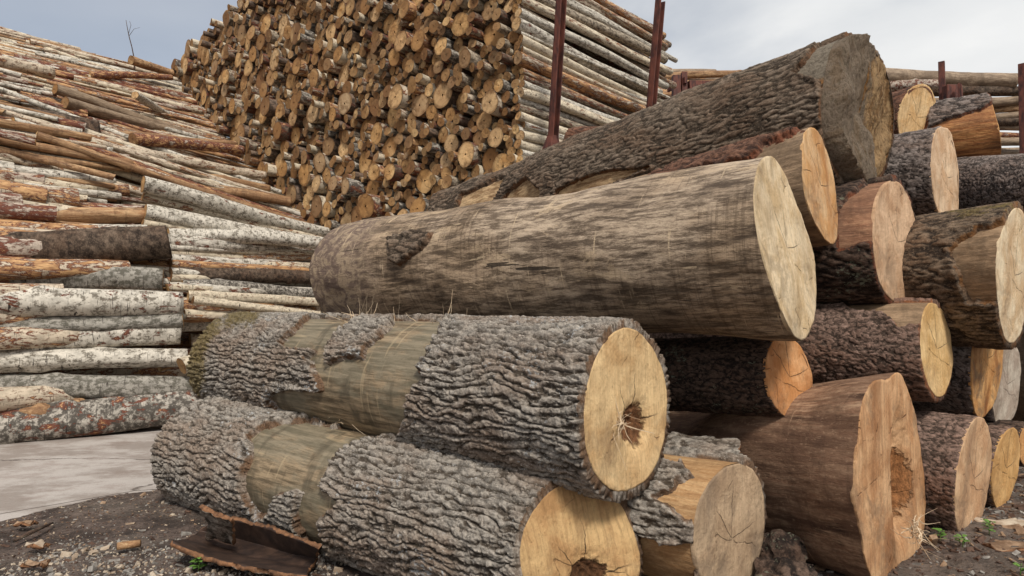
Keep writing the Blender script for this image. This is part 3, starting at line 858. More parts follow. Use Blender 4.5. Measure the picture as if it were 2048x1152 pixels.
H('K', 'mossy_log', 'mossy stringy-barked log at the right margin with a tall pale end',
  ((2026, 418), (2016, 682), 1992, 2062), 3.6, length=2.6, dirn=(-.5, .86, 0), bark=('rough', BK['moss']), wood=WD['greytan'],
  peel=[[(1900, 500), (1960, 462), (2010, 450), (2010, 600), (1940, 600)]],
  moss=[[(1900, 428), (1960, 424), (2030, 414), (2010, 428), (1920, 446)]],
  fmat=m_face('face_cream', rgb(222, 202, 162), rgb(202, 174, 130), rgb(170, 130, 86), stain=0.4, saw=0.4, sr=0.1), res=(260, 300), seed=37)
H('L', 'scaly_log', 'pinkish brown scaly log with a round yellowish end, mid-height in the right pile',
  ((1868, 607), (1882, 790), 1838, 1903), 3.5, length=3.0, bark=('flaky', BK['pink']), wood=WD['greytan'],
  peel=[[(1660, 590), (1900, 590), (1880, 640), (1800, 655), (1770, 630), (1700, 622)]],
  fmat=m_face('face_butter', rgb(218, 186, 128), rgb(198, 160, 100), rgb(160, 112, 62), stain=0.35, saw=0.6, sr=0.6), res=(300, 360), seed=41)
H('M', 'scaly_log', 'dark scaly log with a tall crumbly orange-brown end, near the right margin',
  ((1985, 595), (1968, 838), 1940, 2004), 4.0, length=3.0, dirn=(-.62, .78, 0), bark=('flaky', BK['slate']), wood=WD['pale'],
  fmat=m_face('face_rusty', rgb(204, 160, 100), rgb(184, 132, 74), rgb(122, 72, 34), stain=0.9, saw=0.6, sr=0.1), res=(260, 300), seed=43)
H('N', 'small_log', 'small log with a grey bleached end squeezed in at the right margin',
  ((2020, 685), (2005, 853), 1980, 2041), 4.5, length=2.6, dirn=(-.55, .83, 0), bark=('flaky', BK['slate']), wood=WD['pale'],
  fmat=m_face('face_bleached', rgb(190, 176, 154), rgb(168, 152, 130), rgb(130, 112, 92), stain=0.5), res=(160, 160), seed=45)
H('O', 'scaly_log', 'dark lichen-specked log with an orange oval end, tucked under the smooth giant',
  ((1572, 672), (1590, 838), 1530, 1622), 3.1, length=2.6, dirn=(-.8, .6, -.03), bark=('flaky', BK['dark']), wood=WD['pale'],
  fmat=m_face('face_amber', rgb(204, 156, 104), rgb(184, 128, 74), rgb(150, 92, 50), stain=0.5, saw=0.5, sr=0.1, rings_amt=0.1), res=(300, 340), seed=47)
def prot(y, z, R):
    g = np.exp(-(((y - 0.17) / .11) ** 2 + ((z + 0.02) / .28) ** 2) ** 2)
    return -0.10 * g * (1 + .4 * fbm(y / .02, z / .05, 0 * y, 3, 5))
H('P', 'flared_log', 'largest barkless reddish log at the lower right, its flared tall end rotten along one side',
  ((1768, 745), (1762, 1185), 1708, 1838), 2.95, far=(1240, 800, 1010, 4.7), wood=WD['flare'],
  flare=[(0, 0), (0.4, 0.1), (0.62, 0.4), (0.8, 0.78), (0.92, .95), (1, 1)],
  fmat=m_face('face_rot', rgb(206, 166, 118), rgb(184, 138, 92), rgb(140, 90, 50), pith=(0.17, -0.04), heart=0.17, heartc=rgb(122, 84, 50), stain=0.6, saw=0.8, sr=2.0), res=(320, 360), seed=51, facefn=prot, out=0.075, bump_amt=0.085)
H('Q', 'patchy_log', 'log of pale bare wood and ragged bark, left of the big flared log',
  ((1478, 925), (1448, 1195), 1385, 1527), 2.62, length=3.0, bark=('furrow', BK['grey2']), wood=WD['pale'],
  peel=[[(1300, 895), (1480, 905), (1540, 925), (1530, 960), (1400, 1060), (1375, 1040), (1340, 1010), (1312, 998), (1354, 983), (1359, 969), (1387, 954), (1368, 938), (1340, 932)], [(1200, 1075), (1263, 1062), (1330, 1085), (1385, 1090), (1400, 1240), (1200, 1240)]],
  fmat=m_face('face_greyed', rgb(190, 164, 126), rgb(168, 142, 108), rgb(112, 98, 82), pith=(0.0, -0.04), stain=0.7, saw=0.6, sr=0.5, rings_amt=0.2), res=(360, 420), seed=55)
H('R', 'flaky_log', 'flaky pinkish barked log on the ground at the lower right with a tapering tan end',
  ((1957, 838), (1930, 1078), 1908, 1982), 3.42, length=2.6, dirn=(-.66, .75, 0), bark=('flaky', BK['pink']), wood=WD['pale'],
  fmat=m_face('face_rose', rgb(206, 172, 128), rgb(186, 146, 104), rgb(130, 110, 88), stain=0.5, sr=0.3), res=(280, 300), seed=57)
H('S', 'small_log', 'small yellow-ended log on the ground, farthest right of the bottom row',
  ((2020, 855), (1998, 1018), 1982, 2038), 3.95, length=2.4, dirn=(-.62, .78, 0), bark=('flaky', BK['pink']), wood=WD['pale'],
  fmat=m_face('face_straw', rgb(212, 172, 110), rgb(194, 150, 90), rgb(140, 104, 64), stain=0.3), res=(200, 200), seed=59)
H('T', 'small_log', 'log at the lower right margin with an orange end half outside the picture',
  ((2066, 845), (2058, 935), 2036, 2086), 4.3, length=2.4, dirn=(-.62, .78, 0), bark=('flaky', BK['dark']), wood=WD['pale'],
  fmat=m_face('face_peach', rgb(210, 160, 100), rgb(190, 140, 84), rgb(140, 100, 60)), res=(140, 140), seed=61)
H('U', 'red_barked_log', 'red-brown flaking log behind the dark-barked one, beside the foot of the nearer steel post',
  ((1630, 240), (1640, 330), 1600, 1670), 5.0, far=(1145, 258, 345, 6.4), bark=('rough', BK['red']), wood=WD['pale'], fmat=M['face_small'], res=(200, 260), seed=63)

# ------------------------------------------------------------------ ground
def grid_plane(nm, x0, x1, y0, y1, nx, ny, zf, mats, attrs_f=None, keepf=None):
    X, Y = np.meshgrid(np.linspace(x0, x1, nx), np.linspace(y0, y1, ny))
    Z = zf(X, Y)
    q = grid_quads(ny, nx, wrap=False)[:, ::1]
    if keepf is not None:
        kv = keepf(X, Y).ravel()
        q = q[kv[q].any(1)]
    at = attrs_f(X, Y) if attrs_f else None
    return mesh_np(nm, np.stack([X, Y, Z], -1).reshape(-1, 3), q, mats, at)

t = NT('concrete', 0.9, 0.2)
a = t.noise(t.mp(t.tc, (1.2, 2.0, 1)), 1, 8, 0.7)
b = t.noise(t.mp(t.tc, (30, 40, 1), (0, 0, 0), (0, 0, .5)), 1, 7, 0.75)
c_ = t.noise(t.mp(t.tc, (2.6, 3.4, 1), (4, 3, 0), (0, 0, -0.55)), 1, 8, 0.75)
col = t.mix(t.rng(a, 0.42, 0.58), rgb(178, 170, 163), rgb(146, 136, 128))
col = t.mix(t.math('MULTIPLY', t.rng(c_, 0.48, 0.62), 0.38), col, rgb(124, 108, 96))
fn_ = t.noise(t.mp(t.tc, (90, 90, 1), (2, 2, 0)), 1, 5, .8)
col = t.mix(t.math('MULTIPLY', t.rng(fn_, .52, .66), .5), col, rgb(112, 98, 88))
ck_ = t.vor(t.mp(t.vadd(t.tc, t.off(a, .5)), (.45, .45, .45), (3, 1, 0)), 1.0)
col = t.mix(t.rng(ck_, .002, .006, .7, 0), col, rgb(70, 60, 54))
col = t.mix(t.math('MULTIPLY', t.rng(b, 0.55, 0.75), 0.35), col, rgb(110, 96, 86))
M['concrete'] = t.out(col, t.bump(b, 0.3, 0.004))

t = NT('wet_dirt', 0.85, 0.35)
a = t.noise(t.mp(t.tc, (5, 5, 5)), 1, 8, 0.7)
b = t.noise(t.mp(t.tc, (45, 45, 45)), 1, 6, 0.75)
c_ = t.noise(t.mp(t.tc, (1.6, 1.6, 1)), 1, 4, 0.6)
col = t.mix(t.rng(a, 0.38, 0.62), rgb(62, 52, 46), rgb(112, 98, 87))
col = t.mix(t.math('MULTIPLY', t.rng(c_, .45, .6), .5), col, rgb(126, 114, 103))
col = t.mix(t.rng(b, 0.45, 0.7), col, rgb(50, 38, 32))
col = t.mix(t.math('MULTIPLY', t.rng(t.noise(t.mp(t.tc, (70, 70, 70), (3, 1, 2)), 1, 3, .6), 0.62, 0.68), 0.7), col, rgb(150, 128, 104))
M['dirt'] = t.out(col, t.bump(t.math('ADD', a, t.math('MULTIPLY', b, 0.6)), 1.0, 0.03))

g = link('ground', grid_plane('ground', -600, 600, -600, 1400, 41, 41, lambda X, Y: 0 * X, [M['dirt']]))
tag(g, kind='structure')
g.location.z = -0.02
slab = link('concrete_yard', grid_plane('concrete_yard', -22, 3.5, 2.6, 26, 60, 60, lambda X, Y: 0 * X, [M['concrete']]))
tag(slab, kind='structure')

def dirt_edge(X, Y):
    """positive inside the dirt (metres)"""
    e = np.interp(X, [-4.2, -3.07, -2.76, -2.45, -1.9, -1, 5.5], [3.35, 3.74, 4.33, 4.5, 4.9, 5.6, 9]) - Y
    return e + 0.10 * fbm(X / .35, Y / .35, 0 * X, 4, 5) + 0.05 * fbm(X / .05, Y / .05, 0 * X, 4, 55, .7)
def dirt_z(X, Y):
    e = dirt_edge(X, Y)
    n = fbm(X / .5, Y / .5, 0 * X, 4, 2) * 0.02 + fbm(X / .07, Y / .07, 0 * X, 3, 3) * 0.009
    rise = 0.02 * sstep(0.0, 0.9, e) + np.clip(n, -0.02, 1) * sstep(0, .2, e)
    right = 0.07 * sstep(1.9, 2.4, X) * sstep(4.4, 3.2, Y)
    return -0.012 + 0.016 * sstep(-.03, .03, e) + rise + right
dirt = link('dirt', grid_plane('dirt', -5, 5.5, 0.9, 9, 760, 600, dirt_z, [M['dirt']], keepf=lambda X, Y: dirt_edge(X, Y) > -0.05))
tag(dirt, kind='structure')
def zd(x, y):
    return float(dirt_z(np.array([[x]]), np.array([[y]]))[0, 0])
def on_ground(px, py, z=0.03):
    """where the ray through a pixel meets height z"""
    dv = FW + (px - 1024) / F * RT + (576 - py) / F * UP
    k = (z - CAMH) / dv[2]
    return CAM + dv * k

# ------------------------------------------------------------------ small log patterns (copied later)
def proto_log(name, Lg, mat, seed, nseg=16, nring=10, bend=0.02, relief=0.04, knots=3, cap_mat=None, faceonly=False):
    rs = np.random.RandomState(seed)
    phi = np.linspace(0, 2 * math.pi, nseg, endpoint=False)[None, :]
    t = np.linspace(0, 1, nring)[:, None]
    ph = rs.uniform(0, 6.28, 8)
    oval = 1 + 0.05 * np.cos(2 * phi + ph[0]) + 0.03 * np.cos(3 * phi + ph[1]) + 0.02 * np.cos(5 * phi + ph[2])
    rad = 0.1 * oval * (1.06 - 0.14 * t) * (1 + 0 * t)
    rad = rad * (1 + relief * fbm(np.cos(phi) * 1.1 + 0 * t, np.sin(phi) * 1.1 + 0 * t, t * Lg / .35 + 0 * phi, 3, seed))
    for k in range(knots):
        kt, kp = rs.uniform(0.1, 0.9), rs.uniform(0, 6.28)
        dp = np.angle(np.exp(1j * (phi - kp)))
        rad = rad + 0.022 * np.exp(-((t - kt) * Lg / .09) ** 2 - (dp / .45) ** 2)
    by = bend * np.sin(t * math.pi * rs.uniform(.8, 2.2) + ph[3]) - bend * math.sin(ph[3])
    bz = bend * np.sin(t * math.pi * rs.uniform(.8, 2.2) + ph[4]) - bend * math.sin(ph[4])
    sl = rs.uniform(-0.014, 0.014, 4)
    x = t * Lg + (1 - t) ** 8 * (sl[0] * np.cos(phi) + sl[1] * np.sin(phi)) + t ** 8 * (sl[2] * np.cos(phi) + sl[3] * np.sin(phi))
    V = np.stack([x, rad * np.cos(phi) + by, rad * np.sin(phi) + bz], -1).reshape(-1, 3)
    q = grid_quads(nring, nseg)[:, ::-1]
    q = grid_quads(nring, nseg)
    last = [(nring - 1) * nseg + j for j in range(nseg)]
    mi = [0] * len(q) + [1]
    me = mesh_np(name, V, q, [mat, M['face_small']], {'rnd': np.full(len(V), 0.0), 'h': 0.5 + 0.5 * fbm(x / .05, (rad * np.cos(phi)) / .03, (rad * np.sin(phi)) / .03, 3, seed).ravel()}, extra=[last], mat_idx=mi)
    # near sawn end (at x = 0)
    nk = 4
    k = np.linspace(0.08, 1.0, nk)[:, None]
    fx = k * (sl[0] * np.cos(phi) + sl[1] * np.sin(phi)) - 0.003 + 0.003 * rs.uniform(-1, 1, (nk, nseg))
    fv = np.stack([fx, k * rad[0] * np.cos(phi) * 0.99 + by[0], k * rad[0] * np.sin(phi) * 0.99 + bz[0]], -1).reshape(-1, 3)
    fq = grid_quads(nk, nseg)[:, ::-1]
    fm = mesh_np('cut_face', fv, fq, [cap_mat or M['face_small']], {'rnd': np.full(len(fv), 0.0)}, extra=[list(range(nseg))[::-1]])
    return dict(name=name, me=me, fm=fm, L=Lg, V=V, q=q, fv=fv, fq=fq, seed=seed)

def put_log(pr, a, b, r, label, group, roll=0.0, face=True, cat='log', lab_face=None):
    """copy of a pattern log lying from a to b"""
    a, b = np.asarray(a, float), np.asarray(b, float)
    ex, ey, ez = frame(a, b)
    cr, sr_ = math.cos(roll), math.sin(roll)
    ey, ez = ey * cr + ez * sr_, ez * cr - ey * sr_
    o = link(pr['name'], pr['me'])
    sc = (np.linalg.norm(b - a) / pr['L'], r / 0.1, r / 0.1)
    set_frame(o, a, ex, ey, ez, sc)
    if face:
        link('cut_face', pr['fm'], o)
    tag(o, label, cat, group)
    return o

def bulk(name, items, mats, label=None, group=None):
    """items = (pattern, a, b, r, roll, rnd, slot) joined in one mesh; 12-sided"""
    VV, QQ, RR, MI, HH, base = [], [], [], [], [], 0
    for pr, a, b, r, roll, rn_, slot in items:
        ex, ey, ez = frame(a, b)
        cr, sr_ = math.cos(roll), math.sin(roll)
        ey, ez = ey * cr + ez * sr_, ez * cr - ey * sr_
        k = np.linalg.norm(b - a) / pr['L']
        for V, q, s_ in ((pr['V'], pr['q'], slot), (pr['fv'], pr['fq'], len(mats) - 1)):
            W_ = a + np.outer(V[:, 0] * k, ex) + np.outer(V[:, 1] * r / .1, ey) + np.outer(V[:, 2] * r / .1, ez)
            VV.append(W_); QQ.append(q + base); base += len(V)
            RR.append(np.full(len(V), rn_)); MI.append(np.full(len(q), s_))
    Fm = np.stack([UU, VVv, np.array([0, 0, 1.0])], 0)
    me = mesh_np(name, np.concatenate(VV) @ Fm.T, np.concatenate(QQ), mats, {'rnd': np.concatenate(RR), 'h': np.concatenate(RR) * 0 + .6}, mat_idx=np.concatenate(MI))
    o = link(name, me)
    o.matrix_world = Matrix(((UU[0], VVv[0], 0, 0), (UU[1], VVv[1], 0, 0), (0, 0, 1, 0), (0, 0, 0, 1)))
    return o

# the frame shared by the tall stack and the long heap
O = np.array([0.12, 7.0, 0.0])
AL = math.radians(42)
UU = np.array([math.sin(AL), math.cos(AL), 0.0])
VVv = np.array([-math.cos(AL), math.sin(AL), 0.0])
def S(a, b, h):
    return O + a * UU + b * VVv + np.array([0, 0, h])

# ------------------------------------------------------------------ tall stack of birch logs, ends towards us
M['birch_dull'] = m_birch('birch_dull_bark', rgb(176, 162, 142), rgb(84, 72, 60), 0.5, 0.4, 1.0, 0.9)  # duller grey-brown birch bark, its own tone, mixed among the stack logs
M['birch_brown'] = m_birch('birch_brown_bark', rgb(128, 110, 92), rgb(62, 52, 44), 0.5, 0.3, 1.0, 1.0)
stack_protos = []
for i in range(14):
    mt = [M['birch_dull'], M['birch_brown'], M['birch_clean'], M['birch_old'], M['birch_dull'], M['birch_peel'], M['birch_brown']][i % 7]
    stack_protos.append(proto_log('birch_log', 3.4, mt, 100 + i, 18, 14, 0.03, 0.05, 4))
side_protos = [proto_log('birch_log', 3.4, M[mk], 150 + i, 18, 14, 0.03, 0.05, 4) for i, mk in enumerate(('birch_white', 'birch_clean', 'birch_white', 'birch_peel', 'birch_clean', 'birch_dull'))]
slot_mats = [M['birch_dull'], M['birch_brown'], M['birch_clean'], M['birch_old'], M['birch_peel'], M['birch_white'], M['face_small']]
slot_of = [0, 1, 2, 3, 0, 4, 1]
rs = np.random.RandomState(11)
hb_line = lambda b: np.interp(b, [0, 3.9, 5.15, 6.6, 10.5, 12], [0.0, 0.0, 2.7, 3.5, 6.3, 6.9])
def top_line(b):
    p = S(0, b, 0)
    return min(np.interp(b, [0, 7.0, 7.6, 8.4, 9.0, 10.0, 11.0], [9, 7.9, 7.4, 7.35, 7.3, 7.25, 7.0]), 1.2 + 0.515 * p[1] + 0.7)
circ_b, circ_h, circ_r = [], [], []
def draw_r(b, h):
    z = rs.rand()
    big = 0.13 + 0.07 * (b > 5) + 0.02 * (b > 7)
    f = 1.0 + 0.06 * max(0, b - 2)
    if h and b < 0.28: return rs.uniform(.032, .058) if z > .12 else rs.uniform(.06, .09)
    if z < big * .95: return rs.uniform(0.095, 0.16) * (1 + 0.03 * b)
    if z < 0.4: return rs.uniform(0.06, 0.092) * f
    return rs.uniform(0.032, 0.06) * f
fails = 0
while fails < 60 and len(circ_b) < 4200:
    B_, H_, R_ = map(np.array, (circ_b, circ_h, circ_r))
    best = None
    r = draw_r(0, 0)
    cand = rs.uniform(0.0, 11.0, 48)
    for cb_ in cand:
        if len(B_):
            dd = np.abs(B_ - cb_)
            ok = dd < R_ + r
            rest = (H_[ok] + np.sqrt((r + R_[ok]) ** 2 - dd[ok] ** 2)).max() if ok.any() else 0
        else: rest = 0
        rest = max(rest, hb_line(cb_) + r)
        tl = top_line(cb_)
        if rest + r > tl: continue
        key = rest / tl
        if best is None or key < best[0]: best = (key, cb_, rest)
    if best is None:
        fails += 1; continue
    rr = draw_r(best[1], best[2])
    # settle the real radius at that spot
    if len(B_):
        dd = np.abs(B_ - best[1]); ok = dd < R_ + rr
        rest = (H_[ok] + np.sqrt((rr + R_[ok]) ** 2 - dd[ok] ** 2)).max() if ok.any() else 0
    else: rest = 0
    rest = max(rest, hb_line(best[1]) + rr)
    if rest + rr > top_line(best[1]) + .1:
        fails += 1; continue
    circ_b.append(best[1]); circ_h.append(rest); circ_r.append(rr)
# small logs pushed into the gaps
B_, H_, R_ = map(np.array, (circ_b, circ_h, circ_r))
gb, gh = rs.uniform(0.03, 11, 26000), rs.uniform(2.0, 8.2, 26000)
for q_ in range(len(gb)):
    if gh[q_] > top_line(gb[q_]) - .05 or gh[q_] < hb_line(gb[q_]): continue
    dmin = (np.hypot(B_ - gb[q_], H_ - gh[q_]) - R_).min()
    if dmin > .017:
        rr = min(dmin * 1.12, .06)
        B_, H_, R_ = np.append(B_, gb[q_]), np.append(H_, gh[q_]), np.append(R_, rr)
circ_b, circ_h, circ_r = list(B_), list(H_), list(R_)
print('stack circles', len(circ_b))
occ = [[(620, 460), (700, 455), (900, 445), (915, 395), (1040, 345), (1640, 100), (1800, 60), (1800, 1200), (620, 1200)]]
cands = []
for b, h, r in zip(circ_b, circ_h, circ_r):
    jit = rs.normal(0, 0.055) - (0.1 if rs.rand() < .08 else 0)
    if r < .045: jit = abs(jit) * 1.2
    jit = max(-0.3, min(0.16, jit))
    pa = S(jit, b, h)
    px, py, dz = proj(pa)
    lowy = np.interp(px, [300, 340, 500, 580, 660, 920], [120, 140, 330, 400, 455, 440])
    vis = (-30 < px < 2078) and (-30 < py < lowy + 15) and poly_sd(np.array([px]), np.array([py]), occ[0])[0] < 12
    side = b - r < 0.07
    if side:
        p2 = S(3.3, b, h); x2, y2, _ = proj(p2)
        vis = vis or (y2 > -30 and y2 < 300)
    size = r * F / dz
    score = size * (3 if side else 1)
    yaw, pit = rs.normal(0, .016), rs.normal(0, .010)
    if r < .07: yaw *= 1.5
    if side: yaw = .075 + rs.normal(0, .012); pit = rs.normal(0, .012); jit *= .4; pa = S(jit, max(b, r * .7), h)
    ln = (3.12 if side else 3.3) + rs.uniform(-.16, .2) * (1.5 if side else 1)
    a2 = AL + yaw
    pb = pa + ln * np.array([math.sin(a2) * math.cos(pit), math.cos(a2) * math.cos(pit), math.sin(pit)])
    cands.append((vis, score, px, py, r, side, pa, pb, b, h))
cands.sort(key=lambda c: (-int(c[0]), -float(c[1])))
vis_n = sum(c[0] for c in cands)
print('stack visible', vis_n)
rest_items = []
for i, (vis, score, px, py, r, side, pa, pb, b, h) in enumerate(cands):
    k = rs.randint(14)
    if side: k = (0, 2, 4, 7, 9, 3, 5, 12)[rs.randint(8)]
    roll = rs.uniform(0, 6.28)
    if vis and i < 185:
        hor = 'far left part' if px < 560 else 'middle' if px < 820 else 'right part'
        ver = 'near its top' if py < 150 else 'midway up' if py < 300 else 'low down'
        sz = 'thick' if r > .105 else 'medium' if r > .07 else 'thin'
        if side and pb[2] > 2.4:
            lab = "%s birch log lengthwise on the tall stack's right side, %s" % (sz, ver)
            grp = '%s birch logs on the right side of the tall stack, %s' % (sz, ver)
        else:
            lab = '%s birch log end in the %s of the tall stack, %s' % (sz, hor, ver)
            grp = '%s log ends in the %s of the tall stack, %s' % (sz, hor, ver)
        put_log(side_protos[k % 6] if side else stack_protos[k], pa, pb, r, lab, grp, roll)
    elif vis or b < 4.2:
        if not vis and b > 0.5 and r < .05: continue
        rest_items.append((stack_protos[k], pa, pb, r, roll, rs.rand(), (5, 2, 5, 0, 4)[rs.randint(5)] if side else slot_of[k % 7]))
bo = bulk('birch_log_mass', rest_items, slot_mats)
tag(bo, 'small birch logs packed between the larger ones of the tall stack', 'log stack', kind='stuff')

# ------------------------------------------------------------------ long birch heap on the left
HP = {}
def fam(key, mat, n, L_=4.0, bend=0.03, rel=0.05, nseg=30, nring=64, nm='birch_log'):
    HP[key] = [proto_log(nm, L_, mat, 300 + 17 * len(HP) + i, nseg, nring, bend, rel, 6) for i in range(n)]
fam('white', M['birch_white'], 3)
fam('clean', M['birch_clean'], 3, bend=.015)
fam('peel', M['birch_peel'], 4)
fam('red', M['birch_red'], 3)
fam('grey', M['birch_grey'], 2)
fam('old', M['birch_old'], 2)
fam('tan', M['pole_tan'], 3, nm='peeled_log')
fam('pole', M['pole_grey'], 2, nm='peeled_log')
HP['spruce'] = []
def spruce_proto(seed):
    return proto_log('spruce_log', 4.0, M['pole_dark'], seed, 40, 120, .02, .09, 5)
HP['spruce'] = [spruce_proto(901), spruce_proto(902)]

# logs one can follow in the photo: x0,y0 -> x1,y1, thickness in px at the right, depth at both ends, kind, label
front = [
 (-40, 848, 392, 815, 66, 6.1, 7.1, 'old', 'knotty black and white birch log with orange branch scars, lowest on the concrete', 0.8),
 (-40, 806, 412, 786, 26, 6.3, 7.3, 'white', 'thin pale birch log wedged just above the knotty lowest one'),
 (-60, 772, 388, 765, 44, 6.1, 7.1, 'grey', 'grey mottled birch log, second from the bottom at the left'),
 (-60, 744, 372, 727, 40, 6.1, 7.1, 'white', 'clean white birch log with a small knot, above the grey mottled one'),
 (-60, 706, 362, 676, 48, 6.1, 7.1, 'white', 'black and white birch log with one dark red patch near its right end', 0.8),
 (-60, 672, 366, 642, 34, 6.1, 7.1, 'grey', 'bent grey birch log with a torn tan patch in the middle'),
 (-60, 650, 300, 642, 20, 6.5, 7.4, 'clean', 'thin white birch log above the bent grey one'),
 (-60, 612, 362, 612, 54, 6.2, 7.2, 'white', 'thick silvery birch log, widest under the brown ones'),
 (-60, 570, 326, 560, 50, 6.4, 7.3, 'grey', 'brownish grey birch log with round red scar, under the dark mossy spruce'),
 (-60, 530, 341, 500, 74, 6.5, 7.4, 'spruce', 'thick dark mossy spruce log lying across the left heap'),
 (-60, 470, 296, 461, 26, 6.9, 7.8, 'white', 'birch log with frayed edge lying right on the dark mossy spruce log'),
 (-60, 434, 292, 440, 36, 7.0, 7.9, 'tan', 'tan stripped log with a shaggy right end, left heap'),
 (-60, 398, 292, 414, 34, 7.2, 8.1, 'red', 'dark red peeling birch log below the white and orange ones, left heap'),
 (-60, 372, 258, 384, 28, 7.4, 8.2, 'peel', 'orange and red striped birch log in the left heap'),
 (-60, 350, 252, 378, 28, 7.6, 8.4, 'white', 'whitish birch log ending above the red peeling one'),
 (-60, 296, 216, 340, 34, 7.7, 8.6, 'peel', 'birch log half white half bare orange, under the thick dark grey one'),
 (-60, 318, 200, 366, 20, 7.9, 8.7, 'tan', 'thin bare log under the half white half orange birch'),
 (-60, 232, 198, 272, 60, 8.3, 9.2, 'spruce', 'thick dark grey log in the upper left heap, blunt right end'),
 (-60, 180, 128, 202, 22, 9.4, 10.2, 'white', 'white birch log at the upper left margin'),
 (-60, 150, 95, 163, 22, 9.9, 10.8, 'tan', 'bare tan log at the upper left margin'),
 (-60, 120, 105, 150, 26, 9.9, 10.8, 'peel', 'peeling birch log ending near the upper left margin'),
 (-80, 62, 30, 65, 16, 12.5, 13.2, 'red', 'reddish log topmost at the left margin'),
 (262, 120, 345, 142, 17, 12.6, 13.4, 'tan', 'pale wedge-ended log beside the bare twig on the heap crest'),
 (60, 84, 190, 110, 14, 12.6, 13.6, 'tan', 'long bare tan log along the crest of the left heap'),
 # the second length, to the right
 (286, 368, 656, 462, 26, 7.8, 9.6, 'white', 'white birch log slanting down to the right in the middle of the left heap'),
 (286, 392, 648, 482, 16, 7.9, 9.5, 'clean', 'thin birch log directly under the slanting white one'),
 (290, 424, 660, 484, 24, 7.8, 9.4, 'white', 'spotted birch log, third of the slanting ones in the left heap'),
 (300, 450, 650, 486, 18, 7.9, 9.3, 'clean', 'slim birch log above the straight whitest one'),
 (336, 472, 650, 490, 28, 7.9, 9.0, 'white', 'straight whitest birch log ending beside the dark mossy spruce'),
 (336, 496, 650, 506, 13, 8.0, 9.1, 'clean', 'upper one of two slim straight birch logs'),
 (336, 510, 650, 519, 14, 8.0, 9.1, 'peel', 'lower one of two slim straight birch logs, reddish'),
 (336, 526, 640, 532, 16, 7.9, 9.0, 'clean', 'slim cream birch log above the dark scaly short one'),
 (354, 549, 640, 562, 27, 7.6, 8.7, 'spruce', 'dark scaly log with a tan cut end, behind the brownish grey birch'),
 (362, 574, 640, 588, 26, 7.5, 8.6, 'old', 'birch log with a split tan end under the dark scaly one'),
 (376, 592, 640, 604, 17, 7.4, 8.5, 'clean', 'cream birch log above the thinner slanting one, right of the heap gap'),
 (386, 600, 640, 630, 14, 7.3, 8.4, 'clean', 'thin cream birch log slanting down behind the mossy log end'),
 (368, 622, 640, 626, 20, 7.6, 8.7, 'peel', 'short-looking birch log with brown end in the dark gap'),
 (372, 650, 640, 652, 20, 7.7, 8.8, 'white', 'birch log deep in the gap beside the mossy log end'),
 (350, 520, 640, 541, 14, 8.1, 9.2, 'red', 'reddish thin birch log behind the slim cream one'),
 (380, 680, 660, 680, 22, 7.8, 8.9, 'peel', 'birch log low in the gap behind the furrowed logs'),
 # long ones over the upper heap
 (110, 178, 400, 270, 16, 9.8, 12.0, 'pole', 'long grey-tan pole slanting across the upper left heap'),
 (130, 205, 360, 262, 18, 9.6, 11.5, 'pole', 'thicker pale pole lying diagonally in the middle of the upper heap'),
 (270, 190, 366, 240, 13, 11.0, 12.4, 'white', 'white birch lying steeper than the logs around it'),
 (265, 278, 490, 298, 20, 9.4, 11.2, 'red', 'dark red stripped log near the foot of the tall stack'),
 (180, 150, 345, 155, 12, 12.0, 13.2, 'red', 'dark red log across the pale ones near the heap crest'),
 (240, 348, 580, 408, 20, 8.6, 10.2, 'tan', 'long bare tan log reaching the foot of the tall stack'),
 (220, 300, 530, 348, 16, 8.9, 10.8, 'peel', 'speckled brown log sloping gently to the tall stack'),
 (215, 332, 540, 378, 16, 8.8, 10.6, 'tan', 'bare yellowish log sloping gently below the speckled brown one'),
 (230, 268, 470, 290, 13, 9.6, 11.3, 'tan', 'thin bare log above the dark red stripped one'),
]
def heap_group(k): return None
rs = np.random.RandomState(5)
explicit = []
